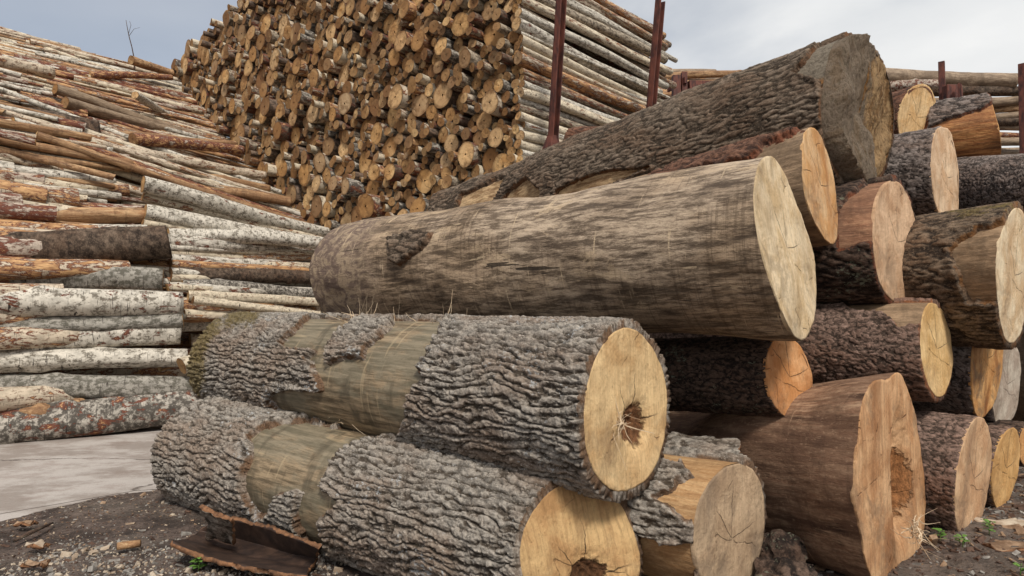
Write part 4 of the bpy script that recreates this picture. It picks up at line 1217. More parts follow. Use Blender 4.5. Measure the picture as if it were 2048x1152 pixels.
for row in front:
    x0, y0, x1, y1, th, d0, d1, kd, lab = row[:9]
    a, b = P(x0, y0, d0), P(x1, y1, d1)
    r = th / 2 * d1 / F
    if a[2] < r + .01: a[2] = r + .005
    if b[2] < r + .01: b[2] = r + .005
    pr = HP[kd][rs.randint(len(HP[kd]))]
    if x0 < 0 and np.linalg.norm(b - a) < 3.6:
        a = b - (b - a) / np.linalg.norm(b - a) * 3.8
    lo = put_log(pr, a, b, r, lab, None, rs.uniform(0, 6.28), face=x0 > 0)
    if lab.startswith('knotty'):
        bpy.context.view_layer.update()
        for (sx_, sy_, sr_) in ((74, 822, .11), (150, 806, .075), (208, 872, .07), (318, 828, .06)):
            tt = (sx_ - x0) / (x1 - x0)
            q0 = a + (b - a) * np.clip(np.interp(sx_, [x0, x1], [1 - (x1 - x0) / (x1 - x0), 1.0]), 0, 1)
            # axis point nearest the ray through the scar
            dv0 = FW + (sx_ - 1024) / F * RT + (576 - sy_) / F * UP; dv0 /= np.linalg.norm(dv0)
            ax0 = (b - a) / np.linalg.norm(b - a); w0 = CAM - a
            bb0 = dv0 @ ax0; den = 1 - bb0 * bb0
            tc0 = ((ax0 @ w0) - bb0 * (dv0 @ w0)) / den
            q0 = a + ax0 * tc0
            along = ((q0 - CAM) @ dv0)
            nrm0 = (CAM + dv0 * along) - q0
            hgt0 = min(np.linalg.norm(nrm0), r * .8)
            nrm0 = nrm0 / (np.linalg.norm(nrm0) + 1e-6) * hgt0 - dv0 * math.sqrt(max(r * r - hgt0 * hgt0, 0))
            nrm0 /= np.linalg.norm(nrm0)
            e1 = ax0; e2 = np.cross(nrm0, e1)
            V0, Q0 = [], []
            for ir in range(6):
                for ja in range(20):
                    k0, an0 = ir / 5, ja * math.pi / 10
                    rr0 = sr_ * (1 + .18 * math.sin(3 * an0 + sx_) + .1 * math.sin(5 * an0)) * max(k0, .05)
                    V0.append([0.012 * math.sin(an0 * 2) * k0, rr0 * math.cos(an0) * 1.3, rr0 * math.sin(an0) * .75 ] )
                    V0[-1][0] = (0.03 - .05 * k0 ** 3 + .004 * math.sin(7 * an0 + ir)) * 1.0
            V0 = np.array(V0)
            Wd = q0 + nrm0 * r * 1.10 + V0[:, :1] * nrm0 + V0[:, 1:2] * e1 + V0[:, 2:3] * e2
            sc_ = link('branch_scar', mesh_np('branch_scar', Wd, grid_quads(6, 20), [M['pole_tan']], {'rnd': np.zeros(120)}, extra=[list(range(20))[::-1]]), lo)
            sc_.matrix_parent_inverse = lo.matrix_world.inverted()

# the rest of the heap: its surface, row by row
def hp_prof(b, a):
    left = np.interp(b, [3.0, 3.3, 4.2, 6, 8, 11, 12.5, 14], [0.4, 1.9, 3.15, 4.1, 5.05, 6.75, 7.5, 7.2])
    right = np.interp(b, [2.6, 2.9, 3.9, 5.15, 6.6, 8.5, 10.5, 12.5, 14], [0.3, 1.3, 2.45, 3.05, 3.9, 5.25, 6.7, 7.4, 7.1])
    w = sstep(-3.4, -1.6, a)
    if b < 5:
        w = 1.0 if a > -2.6 else 0.0
    return left * (1 - w) + right * w
kinds_p = ['peel', 'red', 'tan', 'white', 'clean', 'peel', 'white', 'peel', 'tan', 'red', 'peel', 'clean']
heap_fill = []
cnt = 0
slotm = {'white': 0, 'clean': 1, 'peel': 2, 'red': 3, 'tan': 4, 'pole': 5, 'old': 6, 'grey': 6}
fill_mats = [M['birch_white'], M['birch_clean'], M['birch_peel'], M['birch_red'], M['pole_tan'], M['pole_grey'], M['birch_old'], M['face_small']]
low_protos = [proto_log('fill_log', 4.0, M['birch_peel'], 700 + i, 10, 8, .03, .05, 2) for i in range(6)]
for layer in range(3):
    b = 3.05
    while b < 13.4:
        r0 = (rs.uniform(0.028, 0.055) if b < 6 else rs.uniform(.02, .042)) + (0.03 if rs.rand() < .10 else 0)
        spans = []
        a0 = -7.6 + rs.uniform(0, 2.0)
        while a0 < -0.1:
            ln = rs.uniform(3.0, 4.4)
            a1 = a0 + ln
            if b < 4.6:          # two separate lengths with a gap between them
                if a0 < -2.8 and a1 > -2.8: a1 = -2.8 + rs.uniform(-.12, .12); a0 = a1 - ln
                elif a0 >= -2.8: a0 = max(a0, -2.55 + rs.uniform(-.1, .15))
                a1 = a0 + ln if a0 > -2.8 else a1
            if a1 > 0.35: a1 = rs.uniform(-0.05, 0.35) if b > 4.2 else a1
            if a1 - a0 > .8: spans.append((a0, a1))
            a0 = max(a1, a0 + .5) + rs.uniform(0.0, 0.15)
        for (a0, a1) in spans:
            r = r0 * rs.uniform(.8, 1.2)
            am = (a0 + a1) / 2
            bj = b + rs.normal(0, .05)
            yaw = rs.normal(0, .05) if rs.rand() < .72 else rs.normal(0, .17)
            if b < 4.6: yaw *= .4
            h0, h1 = hp_prof(bj - yaw * (a1 - a0) / 2, a0 + .3), hp_prof(bj + yaw * (a1 - a0) / 2, a1 - .3)
            dn = -layer * 0.13 + rs.uniform(-.03, .05)
            if layer == 0 and b > 5 and rs.rand() < .12: dn += .07
            pa = S(a0, bj - yaw * (a1 - a0) / 2, max(h0 + dn, r)); pb = S(a1, bj + yaw * (a1 - a0) / 2, max(h1 + dn, r))
            xa, ya, _ = proj(pa); xb, yb, _ = proj(pb)
            kd = kinds_p[rs.randint(len(kinds_p))]
            if b < 5.3 and a0 > -2.8 and rs.rand() < .7: kd = ('clean', 'white')[rs.randint(2)]
            nbirch = globals().get('nbirch', 0)
            seen = xb > -20 and xa < 700 and min(ya, yb) > 40
            # keep clear of the logs traced one by one at the front left
            xm = xb
            if b < 4.6 and xb < 420: 
                dshift = 0.5 - .05 * layer
                pa = pa + VVv * dshift; pb = pb + VVv * dshift; pa[2] -= .1; pb[2] -= .1
            if b < 5.2 and xa > 240 and layer == 0:
                pa = pa + VVv * .4; pb = pb + VVv * .4; pa[2] = max(r, pa[2] - .26); pb[2] = max(r, pb[2] - .26)
            if xb < 420 and bj < 4.3 and max(pa[2], pb[2]) < 2.0: continue
            if layer < 2 and seen and cnt < 190 and (kd in ('tan', 'pole') or nbirch < 76):
                cnt += 1
                nbirch += kd not in ('tan', 'pole')
                far_ = 'near the crest' if bj > 9 else 'midway up' if bj > 6 else 'low down'
                side_ = 'left side' if (xa + xb) / 2 < 200 else 'right side'
                desc = {'peel': 'peeling white and orange birch log', 'red': 'red-brown stripped birch log', 'tan': 'bare tan log', 'white': 'white spotted birch log',
                        'clean': 'cream birch log', 'pole': 'bare grey pole', 'old': 'black-stained birch log'}[kd]
                pr = HP[kd][rs.randint(len(HP[kd]))]
                put_log(pr, pa, pb, r, '%s, %s of the left heap, %s' % (desc, side_, far_),
                        '%ss in the %s of the left heap, %s' % (desc, side_, far_), rs.uniform(0, 6.28), face=xa > 0 and bj < 6)
            else:
                heap_fill.append((low_protos[rs.randint(6)], pa, pb, r * 1.1, rs.uniform(0, 6.28), rs.rand(), slotm[kd]))
        b += r0 * (1.55 if layer == 0 else 1.9)
print('heap', cnt, len(heap_fill))
# body of the heap under the surface
for i in range(420):
    bb, aa = rs.uniform(3.2, 13), rs.uniform(-7.5, -3.2)
    hh_ = rs.uniform(0.1, max(.15, min(hp_prof(bb, aa), hp_prof(bb, aa + 3.2)) - .4))
    if rs.rand() < .6: hh_ = max(.1, min(hp_prof(bb, aa), hp_prof(bb, aa + 3.2)) - rs.uniform(.3, .6))
    pa, pb = S(aa, bb, hh_), S(aa + 3.2, bb, hh_)
    heap_fill.append((low_protos[rs.randint(6)], pa, pb, rs.uniform(.09, .13), 0, rs.rand(), 2 + rs.randint(2)))
hf = bulk('heap_filling', heap_fill, fill_mats)
tag(hf, 'mass of small logs filling the left heap beneath its surface', 'log heap', kind='stuff')

# ------------------------------------------------------------------ steel stakes of the racks
def box_bm(bm, c, ax, ay, az, sx, sy, sz, taper=1.0):
    vs = []
    for dz in (-1, 1):
        k = taper if dz > 0 else 1.0
        for dx, dy in ((-1, -1), (1, -1), (1, 1), (-1, 1)):
            vs.append(bm.verts.new(Vector(c + ax * dx * sx / 2 * k + ay * dy * sy / 2 * k + az * dz * sz / 2)))
    for f in ((3, 2, 1, 0), (4, 5, 6, 7), (0, 1, 5, 4), (1, 2, 6, 5), (2, 3, 7, 6), (3, 0, 4, 7)):
        bm.faces.new([vs[i] for i in f])
import bmesh
def bm_obj(nm, bm, mat, parent=None, bevel=0.0):
    if bevel:
        bmesh.ops.bevel(bm, geom=[e for e in bm.edges], offset=bevel, segments=1, affect='EDGES')
    bmesh.ops.recalc_face_normals(bm, faces=bm.faces[:])
    me = bpy.data.meshes.new(nm)
    bm.to_mesh(me); bm.free()
    me.materials.append(mat)
    return link(nm, me, parent)

def stake(nm, label, foot, topp, w, group=None, flare=True, flange=True, base=None, parts=True):
    foot, topp = np.asarray(foot, float), np.asarray(topp, float)
    az = (topp - foot) / np.linalg.norm(topp - foot)
    ay = np.cross(az, UU); ay /= np.linalg.norm(ay); ax = np.cross(ay, az)
    bm = bmesh.new()
    Lh = np.linalg.norm(topp - foot)
    t_ = w * 0.14
    # channel section: web and two flanges
    box_bm(bm, foot + az * Lh / 2, ax, ay, az, w, t_, Lh)
    box_bm(bm, foot + az * Lh / 2 + ax * (w / 2 - t_ / 2) - ay * (w * .32), ax, ay, az, t_, w * .62, Lh * .999)
    box_bm(bm, foot + az * Lh / 2 - ax * (w / 2 - t_ / 2) - ay * (w * .32), ax, ay, az, t_, w * .62, Lh * .999)
    o = bm_obj(nm, bm, M['steel'], bevel=w * .02)
    if flare:
        bm = bmesh.new()
        fo = base if base is not None else foot
        box_bm(bm, np.asarray(fo) - ay * w * .3, ax, ay, az, w * 2.2, w * 1.5, w * 2.2, 0.45)
        bm_obj('foot_bracket', bm, M['steel'], o, bevel=w * .03)
    tag(o, label, 'steel stake', group)
    return o
def foot_from(px, py, d): return P(px, py, d)
p1 = P(1100, 312, 6.95); p1t = P(1122, -60, 6.75)
dirp = (p1t - p1); g1 = p1 - dirp * (p1[2] / dirp[2])
stake('steel_stake', 'nearer rusty red steel stake with a flared foot, at the corner of the tall stack', g1, p1t, 0.105, base=P(1100, 292, 6.95))
p2 = P(1296, 238, 8.15); p2t = P(1316, 2, 8.05)
dirp = p2t - p2; g2 = p2 - dirp * (p2[2] / dirp[2])
stake('steel_stake', 'farther rusty red steel stake on the right side of the tall stack', g2, p2t, 0.12, flare=False)
# rack behind on the right of the tall stack
d3 = 11.5
def beam(nm, a, b, w, hgt, label=None, parent=None, cat='steel frame'):
    a, b = np.asarray(a, float), np.asarray(b, float)
    ex, ey, ez = frame(a, b)
    bm = bmesh.new()
    Lb = np.linalg.norm(b - a)
    box_bm(bm, (a + b) / 2, ey, ez, ex, w, hgt, Lb)
    o = bm_obj(nm, bm, M['steel'], parent, bevel=.004)
    if label: tag(o, label, cat)
    return o
rack = bpy.data.objects.new('steel_rack', None); COL.objects.link(rack)
tag(rack, 'low rusty steel rack with a crossbeam, between the tall stack and the dark-barked log', 'steel rack')
def vpost(px, y1, y0, d, w, nm, parent, lean=0):
    a = P(px, y1, d); b = P(px + lean, y0, d)
    a0 = a.copy(); a0[2] = 0
    return beam(nm, a0, b, w, w)
vp = []
for (x, y0, w) in ((1352, 152, .14), (1368, 145, .1)):
    a = P(x, 215, d3); b = P(x, y0, d3); a[2] = 0
    vp.append(beam('post', a, b, w, w, parent=rack))
beam('crossbeam', P(1376, 172, d3), P(1560, 176, d3 + .4), .14, .17, parent=rack)
beam('crossbeam', P(1336, 178, d3 + .3), P(1372, 160, d3 - .1), .05, .12, parent=rack)
rs = np.random.RandomState(77)
bk = ['pole', 'red', 'tan', 'peel', 'pole']
for i in range(26):
    y = 148 + i * 3.6
    d = 12.2 + rs.uniform(0, .8)
    if i < 3: y = (147, 157, 163)[i]
    kd = bk[rs.randint(5)]
    x0 = 1300 if i else 1290
    x1 = rs.uniform(1480, 1560) if i > 2 else (1428, 1505, 1470)[i]
    if i < 3: kd = ('pole', 'tan', 'peel')[i]
    th = rs.uniform(11, 16)
    lab = ['greenish grey pole, topmost behind the low steel rack', 'reddish tan pole topping the pile behind the low rack, reaching farther right', 'peeling log just under the reddish tan one behind the low rack'][i] if i < 3 else 'small log in the pile behind the low steel rack'
    put_log(HP[kd][0], P(x0, y + rs.uniform(-3, 3), d), P(x1, y - (0 if i else -1) + (-12 if i == 1 else 0), d + .6), th / 2 * d / F, lab, None if i < 3 else 'small logs in the pile behind the low steel rack', rs.uniform(0, 6.28), face=False)
# pile at the right margin
d4 = 12.0
rows = [(1770, 150, 2032, 158, 38, 'pole', 'thick smooth grey log, topmost of the distant pile at the right'),
        (1770, 168, 1880, 176, 22, 'red', 'reddish log under the thick grey one in the distant pile'),
        (1780, 186, 2040, 184, 22, 'spruce', 'dark log second from the top in the distant right pile'),
        (1800, 205, 2045, 200, 20, 'pole', 'grey pole third from the top in the distant right pile'),
        (1900, 222, 2046, 212, 15, 'tan', 'tan pole in the middle of the distant right pile'),
        (1900, 236, 2042, 228, 15, 'pole', 'grey pole in the middle of the distant right pile'),
        (1900, 248, 2050, 242, 18, 'spruce', 'dark pole low in the distant right pile'),
        (1900, 262, 2050, 257, 13, 'pole', 'thin pole low in the distant right pile'),
        (1900, 268, 2056, 270, 16, 'red', 'reddish pole low in the distant right pile'),
        (1900, 282, 2060, 284, 18, 'pole', 'lowest visible pole of the distant right pile')]
for (x0, y0, x1, y1, th, kd, lab) in rows:
    put_log(HP[kd][1], P(x0 - 60, y0, d4 + .5), P(x1, y1, d4), th / 2 * d4 / F, lab, None, rs.uniform(0, 6.28), face=False)
for i in range(30):
    y = 300 + i * 11
    put_log(HP['pole'][0], P(1720, y, d4 + .6), P(2060 + rs.uniform(-10, 10), y, d4 + .2), 13 / 2 * d4 / F, 'pole hidden low in the distant right pile', 'poles hidden low in the distant right pile', rs.uniform(0, 6), face=False) if i < 4 else None
heap_rest = [(low_protos[i % 6], P(1690, 300 + i * 14, d4 + .7), P(2070, 300 + i * 14, d4 + .4), .11, 0, rs.rand(), 5) for i in range(34)]
heap_rest += [(low_protos[i % 6], P(1290, 245 + i * 15, 13.2), P(1540, 245 + i * 15, 13.6), .11, 0, rs.rand(), 5) for i in range(34)]
heap_rest += [(low_protos[i], P(1960, y_, 6.2), P(x_, y_, dd_), rr_, 0, rs.rand(), 5) for i, (x_, y_, dd_, rr_) in enumerate([(2170, 560, 4.9, .34), (2150, 760, 5.0, .36), (2300, 470, 4.7, .3), (2330, 700, 4.8, .36)])]
hr = bulk('pile_filling', heap_rest, fill_mats); tag(hr, 'logs filling the distant piles at the right down to the ground', 'log pile', kind='stuff')
a = P(1878, 200, 11.4); b = P(1883, 124, 11.4); a[2] = 0
o = beam('steel_stake', a, b, .1, .1, 'thin rusty stake standing before the distant pile, left of the right margin', cat='steel stake')
bm = bmesh.new(); box_bm(bm, P(1905, 194, 11.2), RT, FW, np.array([0, 0, 1.0]), .30, .16, .42, .9)
bm_obj('gusset', bm, M['steel'], o, bevel=.01)
beam('gusset_rib', P(1921, 222, 11.0), P(1919, 167, 11.0), .05, .1, parent=o)
a = P(2038, 300, 11.3); b = P(2046, 128, 11.3); a[2] = 0
beam('steel_stake', a, b, .13, .13, 'rusty stake at the right margin before the distant pile', cat='steel stake')

# ------------------------------------------------------------------ loose things
def sheet(nm, pts, nu, nv, th, mats, seed, rough=.01, attrs=True):
    """curved slab from a grid of control points pts[v][u]; top = inner side, bottom = bark"""
    C_ = np.array(pts, float)
    V_, U_ = C_.shape[:2]
    uu, vv = np.linspace(0, U_ - 1, nu), np.linspace(0, V_ - 1, nv)
    def interp(A, x, ax):
        i = np.clip(np.floor(x).astype(int), 0, A.shape[ax] - 2); f = x - i
        f = f * f * (3 - 2 * f) * .6 + f * .4
        A0, A1 = np.take(A, i, ax), np.take(A, i + 1, ax)
        sh = [1] * A.ndim; sh[ax] = -1
        f = f.reshape(sh)
        return A0 * (1 - f) + A1 * f
    G = interp(interp(C_, uu, 1), vv, 0)
    du = np.gradient(G, axis=1); dv_ = np.gradient(G, axis=0)
    N_ = np.cross(du, dv_); N_ /= np.linalg.norm(N_, axis=-1, keepdims=True) + 1e-9
    x, y, z = G[..., 0], G[..., 1], G[..., 2]
    eu = np.minimum(np.arange(nu), np.arange(nu)[::-1])[None, :] / nu
    ev_ = np.minimum(np.arange(nv), np.arange(nv)[::-1])[:, None] / nv
    # ragged rim
    ctr = G.mean((0, 1))
    rag = fbm(x / .05, y / .05, z / .05, 3, seed) * 0.035
    rim = (np.minimum(eu, ev_) < .02)
    G = G + np.where(rim[..., None], (G - ctr) / (np.linalg.norm(G - ctr, axis=-1, keepdims=True) + 1e-9) * rag[..., None], 0)
    topv = G + N_ * (fbm(x / .08, y / .08, z / .08, 3, seed + 1) * .004)[..., None]
    bot = G - N_ * (th + rough * (0.5 + fbm(x / .03, y / .03, z / .05, 3, seed + 2)))[..., None]
    n = nu * nv
    q = grid_quads(nv, nu, wrap=False)
    rimi = list(range(nu)) + [nu * (j + 1) - 1 for j in range(1, nv)] + [n - 1 - j for j in range(1, nu)] + [nu * (nv - 1 - j) for j in range(1, nv - 1)]
    rq = [[rimi[i], rimi[i] + n, rimi[(i + 1) % len(rimi)] + n, rimi[(i + 1) % len(rimi)]] for i in range(len(rimi))]
    Q = np.concatenate([q, q[:, ::-1] + n, np.array(rq)])
    mi = [0] * len(q) + [1] * len(q) + [2] * len(rq)
    Vt = np.concatenate([topv.reshape(-1, 3), bot.reshape(-1, 3)])
    h = np.concatenate([np.full(n, .5), (0.5 + fbm(x / .03, y / .03, z / .05, 3, seed + 2)).ravel()])
    return mesh_np(nm, Vt, Q, mats, {'h': h, 'edge': np.zeros(2 * n), 'moss': np.zeros(2 * n)}, mat_idx=mi)
M['bark_inner'] = m_plain('bark_inner_side', rgb(46, 36, 32), rgb(76, 58, 48), 9, 0.55, 0, .004)
M['bark_edge'] = m_plain('bark_broken_edge', rgb(88, 62, 44), rgb(138, 100, 68), 30, 0.85)
SM = [M['bark_inner'], BK['grey'], M['bark_edge']]
SMo = [BK['grey'], M['bark_inner'], M['bark_edge']]
G_ = on_ground
def gp(px, py, z): return on_ground(px, py, z + .055)
slab1 = [[gp(345, 1082, .12), gp(400, 1108, .06), gp(470, 1128, .05), gp(550, 1142, .05), gp(612, 1150, .06)],
         [gp(372, 1078, .05), gp(430, 1090, .0), gp(500, 1112, -.01), gp(570, 1126, -.01), gp(620, 1134, .0)],
         [gp(400, 1062, .03), gp(452, 1072, .0), gp(520, 1090, .0), gp(580, 1108, .0), gp(630, 1116, .02)],
         [gp(425, 1040, .09), gp(468, 1040, .12), gp(530, 1056, .12), gp(590, 1078, .12), gp(640, 1098, .14)]]
o = link('bark_slab', sheet('bark_slab', slab1, 90, 50, .015, SM, 3)); tag(o, 'long slab of bark lying hollow side up on the dirt under the front log', 'bark')
slab2 = [[gp(405, 1012, .26), gp(432, 1022, .25), gp(466, 1036, .22)],
         [gp(420, 1040, .16), gp(440, 1046, .15), gp(468, 1052, .14)],
         [gp(415, 1070, .04), gp(440, 1074, .04), gp(470, 1082, .04)]]
o2 = link('bark_slab', sheet('bark_slab', slab2, 34, 40, .014, SM, 5)); tag(o2, 'upright brown piece of bark leaning against the front log', 'bark')
# slab on the patchy log
dq = 2.95
sl3 = [[P(1308, 872, dq + .12), P(1360, 876, dq + .1), P(1420, 884, dq + .06), P(1476, 886, dq + .02)],
       [P(1300, 890, dq + .02), P(1360, 894, dq), P(1420, 903, dq - .03), P(1474, 905, dq - .06)],
       [P(1300, 903, dq), P(1360, 908, dq - .04), P(1420, 916, dq - .08), P(1470, 922, dq - .12)]]
o = link('bark_slab', sheet('bark_slab', sl3, 60, 26, .02, SM, 7, .012)); tag(o, 'ridged strip of bark lying on top of the patchy log', 'bark')
for i, (pts, lab) in enumerate([
    ([[gp(1515, 1075, .12), gp(1560, 1065, .16), gp(1610, 1080, .14)], [gp(1512, 1100, .06), gp(1560, 1092, .12), gp(1612, 1104, .08)], [gp(1515, 1130, .02), gp(1560, 1125, .05), gp(1600, 1135, .02)]], 'dark curled piece of bark in the gap before the flared log'),
    ([[gp(1520, 1120, .10), gp(1570, 1122, .12), gp(1622, 1130, .09)], [gp(1518, 1150, .05), gp(1570, 1150, .08), gp(1620, 1155, .05)], [gp(1516, 1190, .02), gp(1570, 1190, .04), gp(1615, 1185, .02)]], 'grey ridged piece of bark at the bottom edge before the flared log')]):
    o = link('bark_piece', sheet('bark_piece', pts, 60, 50, .015, [BK['dark'], BK['dark'], M['bark_inner']], 11 + i, .014)); tag(o, lab, 'bark')

def tube(nm, pts, radii, mat, n=7, parent=None, seed=0):
    pts = np.array(pts, float)
    V = []
    for i, p in enumerate(pts):
        tdir = pts[min(i + 1, len(pts) - 1)] - pts[max(i - 1, 0)]
        tdir /= np.linalg.norm(tdir) + 1e-9
        a_ = np.cross(tdir, [0.3, .2, 1.0]); a_ /= np.linalg.norm(a_) + 1e-9
        b_ = np.cross(tdir, a_)
        for j in range(n):
            th = 2 * math.pi * j / n
            V.append(p + radii[i] * (1 + .12 * math.sin(3 * th + i)) * (a_ * math.cos(th) + b_ * math.sin(th)))
    q = grid_quads(len(pts), n)
    m = len(pts)
    me = mesh_np(nm, np.array(V), q, [mat], {'h': np.full(len(V), .6)}, extra=[list(range(n))[::-1], [(m - 1) * n + j for j in range(n)]])
    return link(nm, me, parent)
o = tube('fallen_branch', [P(1612, 787, 3.55), P(1640, 778, 3.5), P(1668, 772, 3.45), P(1700, 762, 3.4), P(1725, 752, 3.3), P(1752, 745, 3.2)], [.012, .016, .014, .016, .013, .01], BK['dark'], 8)
tag(o, 'dark crooked branch lying over the flared log', 'branch')
o = tube('wood_stick', [G_(234, 1093, .06), G_(258, 1090, .055), G_(281, 1086, .06)], [.018, .02, .018], M['pole_tan'], 8)
tag(o, 'short pale stick on the dirt left of the bark slab', 'stick')
o = tube('wood_stick', [G_(28, 1082, .05), G_(60, 1066, .06), G_(105, 1046, .05)], [.008, .012, .006], BK['dark'], 6)
tag(o, 'thin dark twig on the dirt at the left margin', 'stick')
# bare twig growing from the heap crest, with a pale wedge beside it
tw = P(268, 112, 13.5)
def tp(x, y): return P(x, y, 13.5)
root_ = tube('bare_twig', [tp(270, 165), tp(268, 116), tp(264, 95), tp(258, 72), tp(254, 52), tp(252, 40)], [.016, .014, .011, .009, .006, .004], BK['dark'], 5)
tube('side_shoot', [tp(258, 72), tp(268, 58), tp(280, 55)], [.005, .004, .003], BK['dark'], 4, root_)
tube('side_shoot', [tp(257, 68), tp(262, 50), tp(259, 42)], [.005, .004, .003], BK['dark'], 4, root_)
tag(root_, 'bare twig sticking up against the sky from the crest of the left heap', 'twig')

# torn fibres (parts of the logs they hang from)
M['fibre'] = m_plain('torn_fibre', rgb(208, 192, 160), rgb(172, 150, 118), 60, .8)
def fibres(nm, parent, c, n, ln, spread, up, seed, w=.006):
    rr = np.random.RandomState(seed)
    V, Q = [], []
    for i in range(n):
        p = c + rr.normal(0, 1, 3) * spread
        dvec = up + rr.normal(0, .45, 3); dvec /= np.linalg.norm(dvec)
        L_ = ln * rr.uniform(.3, 1.1)
        side = np.cross(dvec, rr.normal(0, 1, 3)); side /= np.linalg.norm(side)
        nr_ = np.cross(dvec, side)
        cur = rr.normal(0, .5, 3)
        ww = w * rr.uniform(.4, 1.2)
        b0 = len(V)
        for k in range(6):
            t_ = k / 5
            cpt = p + dvec * L_ * t_ + cur * L_ * t_ * t_ * 2.2 + L_ * .22 * side * math.sin(t_ * 5 + i)
            wk = ww * (1 - .75 * t_)
            for sx, sy in ((-1, -.3), (1, -.3), (1, .3), (-1, .3)):
                V.append(cpt + side * sx * wk + nr_ * sy * wk)
        for k in range(5):
            for j in range(4):
                Q.append([b0 + k * 4 + j, b0 + k * 4 + (j + 1) % 4, b0 + (k + 1) * 4 + (j + 1) % 4, b0 + (k + 1) * 4 + j])
    me = mesh_np(nm, np.array(V), np.array(Q), [M['fibre']], smooth=False)
    o = link(nm, me, parent)
    o.matrix_parent_inverse = parent.matrix_world.inverted()
    return o
bpy.context.view_layer.update()
oB = info['B'][0]
dB = lambda x: float(np.interp(x, [405, 1250], [5.0, 2.5]))
fibres('splinters', oB, P(722, 650, 3.70), 80, .06, np.array([.045, .02, .012]), np.array([-.1, -.1, .55]), 1, .005)
fibres('splinters', oB, P(890, 658, 3.25), 60, .06, np.array([.03, .02, .012]), np.array([.6, -.1, .4]), 2, .0045)
fibres('splinters', oB, P(840, 660, 3.4), 26, .1, np.array([.06, .01, .004]), np.array([-1, 0, .05]), 4, .003)
fibres('splinters', oB, P(1240, 848, 2.43), 34, .06, np.array([.012, .004, .012]), np.array([-.5, -.5, .2]), 5, .0035)
oA = info['A'][0]
fibres('splinters', oA, P(700, 850, 3.35), 9, .14, np.array([.03, .02, .01]), np.array([-.2, .1, .6]), 8, .003)
fibres('splinters', info['P'][0], P(1828, 1060, 2.86), 30, .07, np.array([.01, .015, .03]), np.array([.3, -.6, -.6]), 6, .005)

# ------------------------------------------------------------------ litter on the dirt
M['chip'] = m_plain('wood_chip', rgb(158, 134, 106), rgb(104, 80, 60), 14, .85)
M['chip_pale'] = m_plain('pale_chip', rgb(186, 172, 152), rgb(140, 122, 100), 14, .85)
M['chip_dark'] = m_plain('dark_bark_bit', rgb(64, 48, 40), rgb(98, 74, 60), 14, .85)
M['pebble'] = m_plain('pebble', rgb(150, 144, 136), rgb(104, 98, 92), 18, .85)
def litter(nm, n, region, smin, smax, flat, mats, seed, label, cat):
    rr = np.random.RandomState(seed)
    base = np.array([(-1, -1, -1), (1, -1, -1), (1, 1, -1), (-1, 1, -1), (-1, -1, 1), (1, -1, 1), (1, 1, 1), (-1, 1, 1)], float)
    fq = np.array([(3, 2, 1, 0), (4, 5, 6, 7), (0, 1, 5, 4), (1, 2, 6, 5), (2, 3, 7, 6), (3, 0, 4, 7)])
    xs_, ys_ = region(rr, n)
    e = dirt_edge(xs_, ys_)
    ok = e > 0.02 - 0.35 * rr.rand(len(e)) ** 5 * (smax < .01)
    xs_, ys_ = xs_[ok], ys_[ok]
    zs_ = dirt_z(xs_[None, :], ys_[None, :])[0]
    V, Q, MI = [], [], []
    for i in range(len(xs_)):
        s_ = rr.uniform(smin, smax) * (1 + 1.5 * (rr.rand() < .06))
        dim = np.array([s_ * rr.uniform(.6, 1.6), s_ * rr.uniform(.3, .8), s_ * flat * rr.uniform(.5, 1.2)])
        v = base * dim * (1 + rr.uniform(-.35, .25, (8, 3)))
        y_, p_, r_ = rr.uniform(0, 6.28), rr.normal(0, .35), rr.normal(0, .35)
        Rm = np.array(Matrix.Rotation(y_, 3, 'Z') @ Matrix.Rotation(p_, 3, 'X') @ Matrix.Rotation(r_, 3, 'Y'))
        V.append(v @ Rm.T + [xs_[i], ys_[i], zs_[i] + dim[2] * .5])
        Q.append(fq + 8 * i); MI.append(np.full(6, rr.randint(len(mats))))
    me = mesh_np(nm, np.concatenate(V), np.concatenate(Q), mats, mat_idx=np.concatenate(MI), smooth=False)
    o = link(nm, me); tag(o, label, cat, kind='stuff')
def reg_left(rr, n):
    y = rr.uniform(2.2, 5.0, n) ; x = rr.uniform(-4.4, -0.7, n)
    return x, y
def reg_right(rr, n):
    return rr.uniform(1.2, 4.6, n), rr.uniform(2.4, 5.5, n)
litter('wood_chips', 9000, reg_left, .0015, .007, .4, [M['chip'], M['chip_pale'], M['chip_dark'], M['chip_dark'], M['chip_dark'], M['pebble']], 1, 'small wood chips and bark crumbs strewn over the dirt at the left', 'wood chips')
def reg_gravel(rr, n):
    return rr.uniform(-2.4, -0.8, n), rr.uniform(2.3, 3.35, n) + rr.normal(0, .1, n)
litter('gravel', 3600, reg_gravel, .0015, .0075, .7, [M['pebble'], M['pebble'], M['chip_pale']], 2, 'pale gravel in the dirt at the bottom left', 'gravel')
litter('bark_litter', 9000, reg_right, .002, .015, .35, [M['chip_dark'], M['chip_dark'], M['chip_dark'], M['chip'], M['pebble']], 3, 'dark bark litter on the ground at the lower right', 'bark litter')
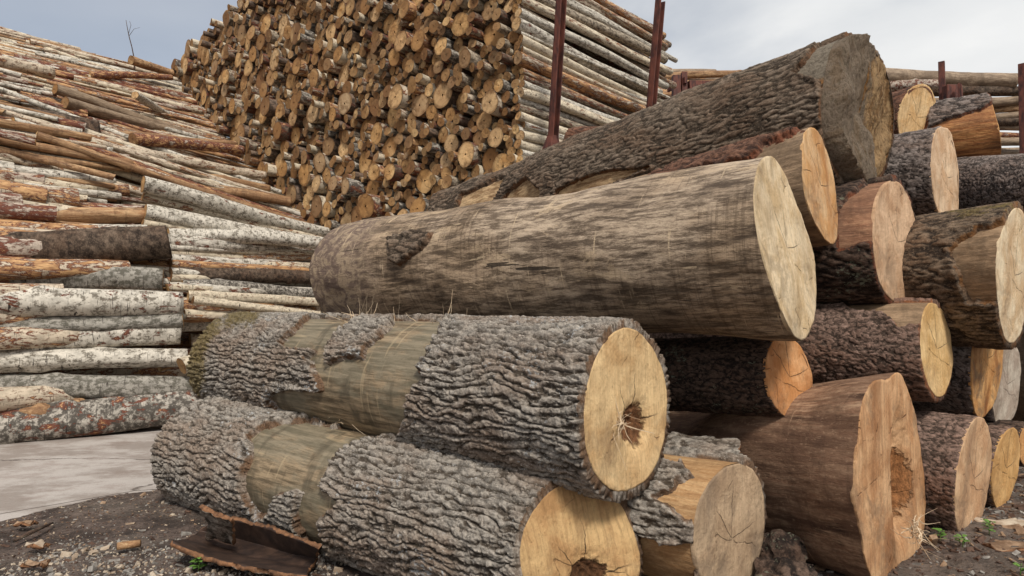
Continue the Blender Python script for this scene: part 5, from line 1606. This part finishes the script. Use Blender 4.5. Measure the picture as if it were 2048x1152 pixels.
for i, (px, py, lab) in enumerate([(72, 1096, 'pale crumpled chip of wood on the dirt, left of the short stick'), (70, 1135, 'large tan chip of wood at the bottom left edge'), (50, 1052, 'brown lump of bark near the edge of the concrete'),
                                    (2010, 1052, 'grey slab of broken bark at the right margin'), (2030, 1100, 'ragged stub of wood at the lower right corner')]):
    c0 = G_(px, py, .08 if px > 1500 else .05)
    wdt = .05 if px < 1500 else .13
    pts = [[c0 + np.array([(u - 1) * wdt, (v - 1) * wdt * .45, .012 + .02 * ((u + v + i) % 2)]) for u in range(3)] for v in range(3)]
    o = link('bark_piece', sheet('bark_piece', pts, 16, 12, .012, [M['chip_pale'] if i in (0, 3) else M['chip'], M['chip_dark'], M['bark_edge']], 30 + i)); tag(o, lab, 'bark')

# weeds
M['leaf'] = m_plain('weed_leaf', rgb(72, 104, 44), rgb(104, 140, 62), 30, .6)
def weed(px, py, hgt, n, lab, z=.08):
    c0 = G_(px, py, z)
    c0[2] = zd(c0[0], c0[1])
    rr = np.random.RandomState(int(px))
    st = tube('weed', [c0 - np.array([0, 0, .01]), c0 + [0.004, 0, hgt * .5], c0 + [.012, .004, hgt]], [.0022, .0018, .001], M['leaf'], 5)
    V, Q = [], []
    for i in range(n):
        a_ = rr.uniform(0, 6.28); hh_ = hgt * rr.uniform(.25, 1)
        dv_ = np.array([math.cos(a_), math.sin(a_), .3]); p = c0 + np.array([0.004, 0, hh_])
        sd_ = np.array([-math.sin(a_), math.cos(a_), 0]); l = rr.uniform(.018, .045); w_ = l * .32
        b0 = len(V)
        for (t_, k_, dz) in ((.15, .1, 0), (.45, 1, .1), (.75, .8, .08), (1.0, .05, -.1)):
            V += [p + dv_ * l * t_ + sd_ * w_ * k_ + np.array([0, 0, dz * l]), p + dv_ * l * t_ - sd_ * w_ * k_ + np.array([0, 0, dz * l])]
        for k in range(3): Q.append([b0 + 2 * k, b0 + 2 * k + 1, b0 + 2 * k + 3, b0 + 2 * k + 2])
    link('leaves', mesh_np('leaves', np.array(V), np.array(Q), [M['leaf']]), st)
    tag(st, lab, 'weed')
weed(1880, 1078, .06, 16, 'small green weed in the shade left of the rosy tapering log end')
weed(1925, 1092, .05, 14, 'small green weed under the tip of the rosy tapering log end')
weed(1978, 1076, .07, 22, 'green weed with bright leaves right of the rosy tapering log end')
weed(2040, 1150, .05, 8, 'green leaf tuft at the lower right corner')
weed(396, 1142, .07, 20, 'small green weed on the gravel below the bark slab', .03)
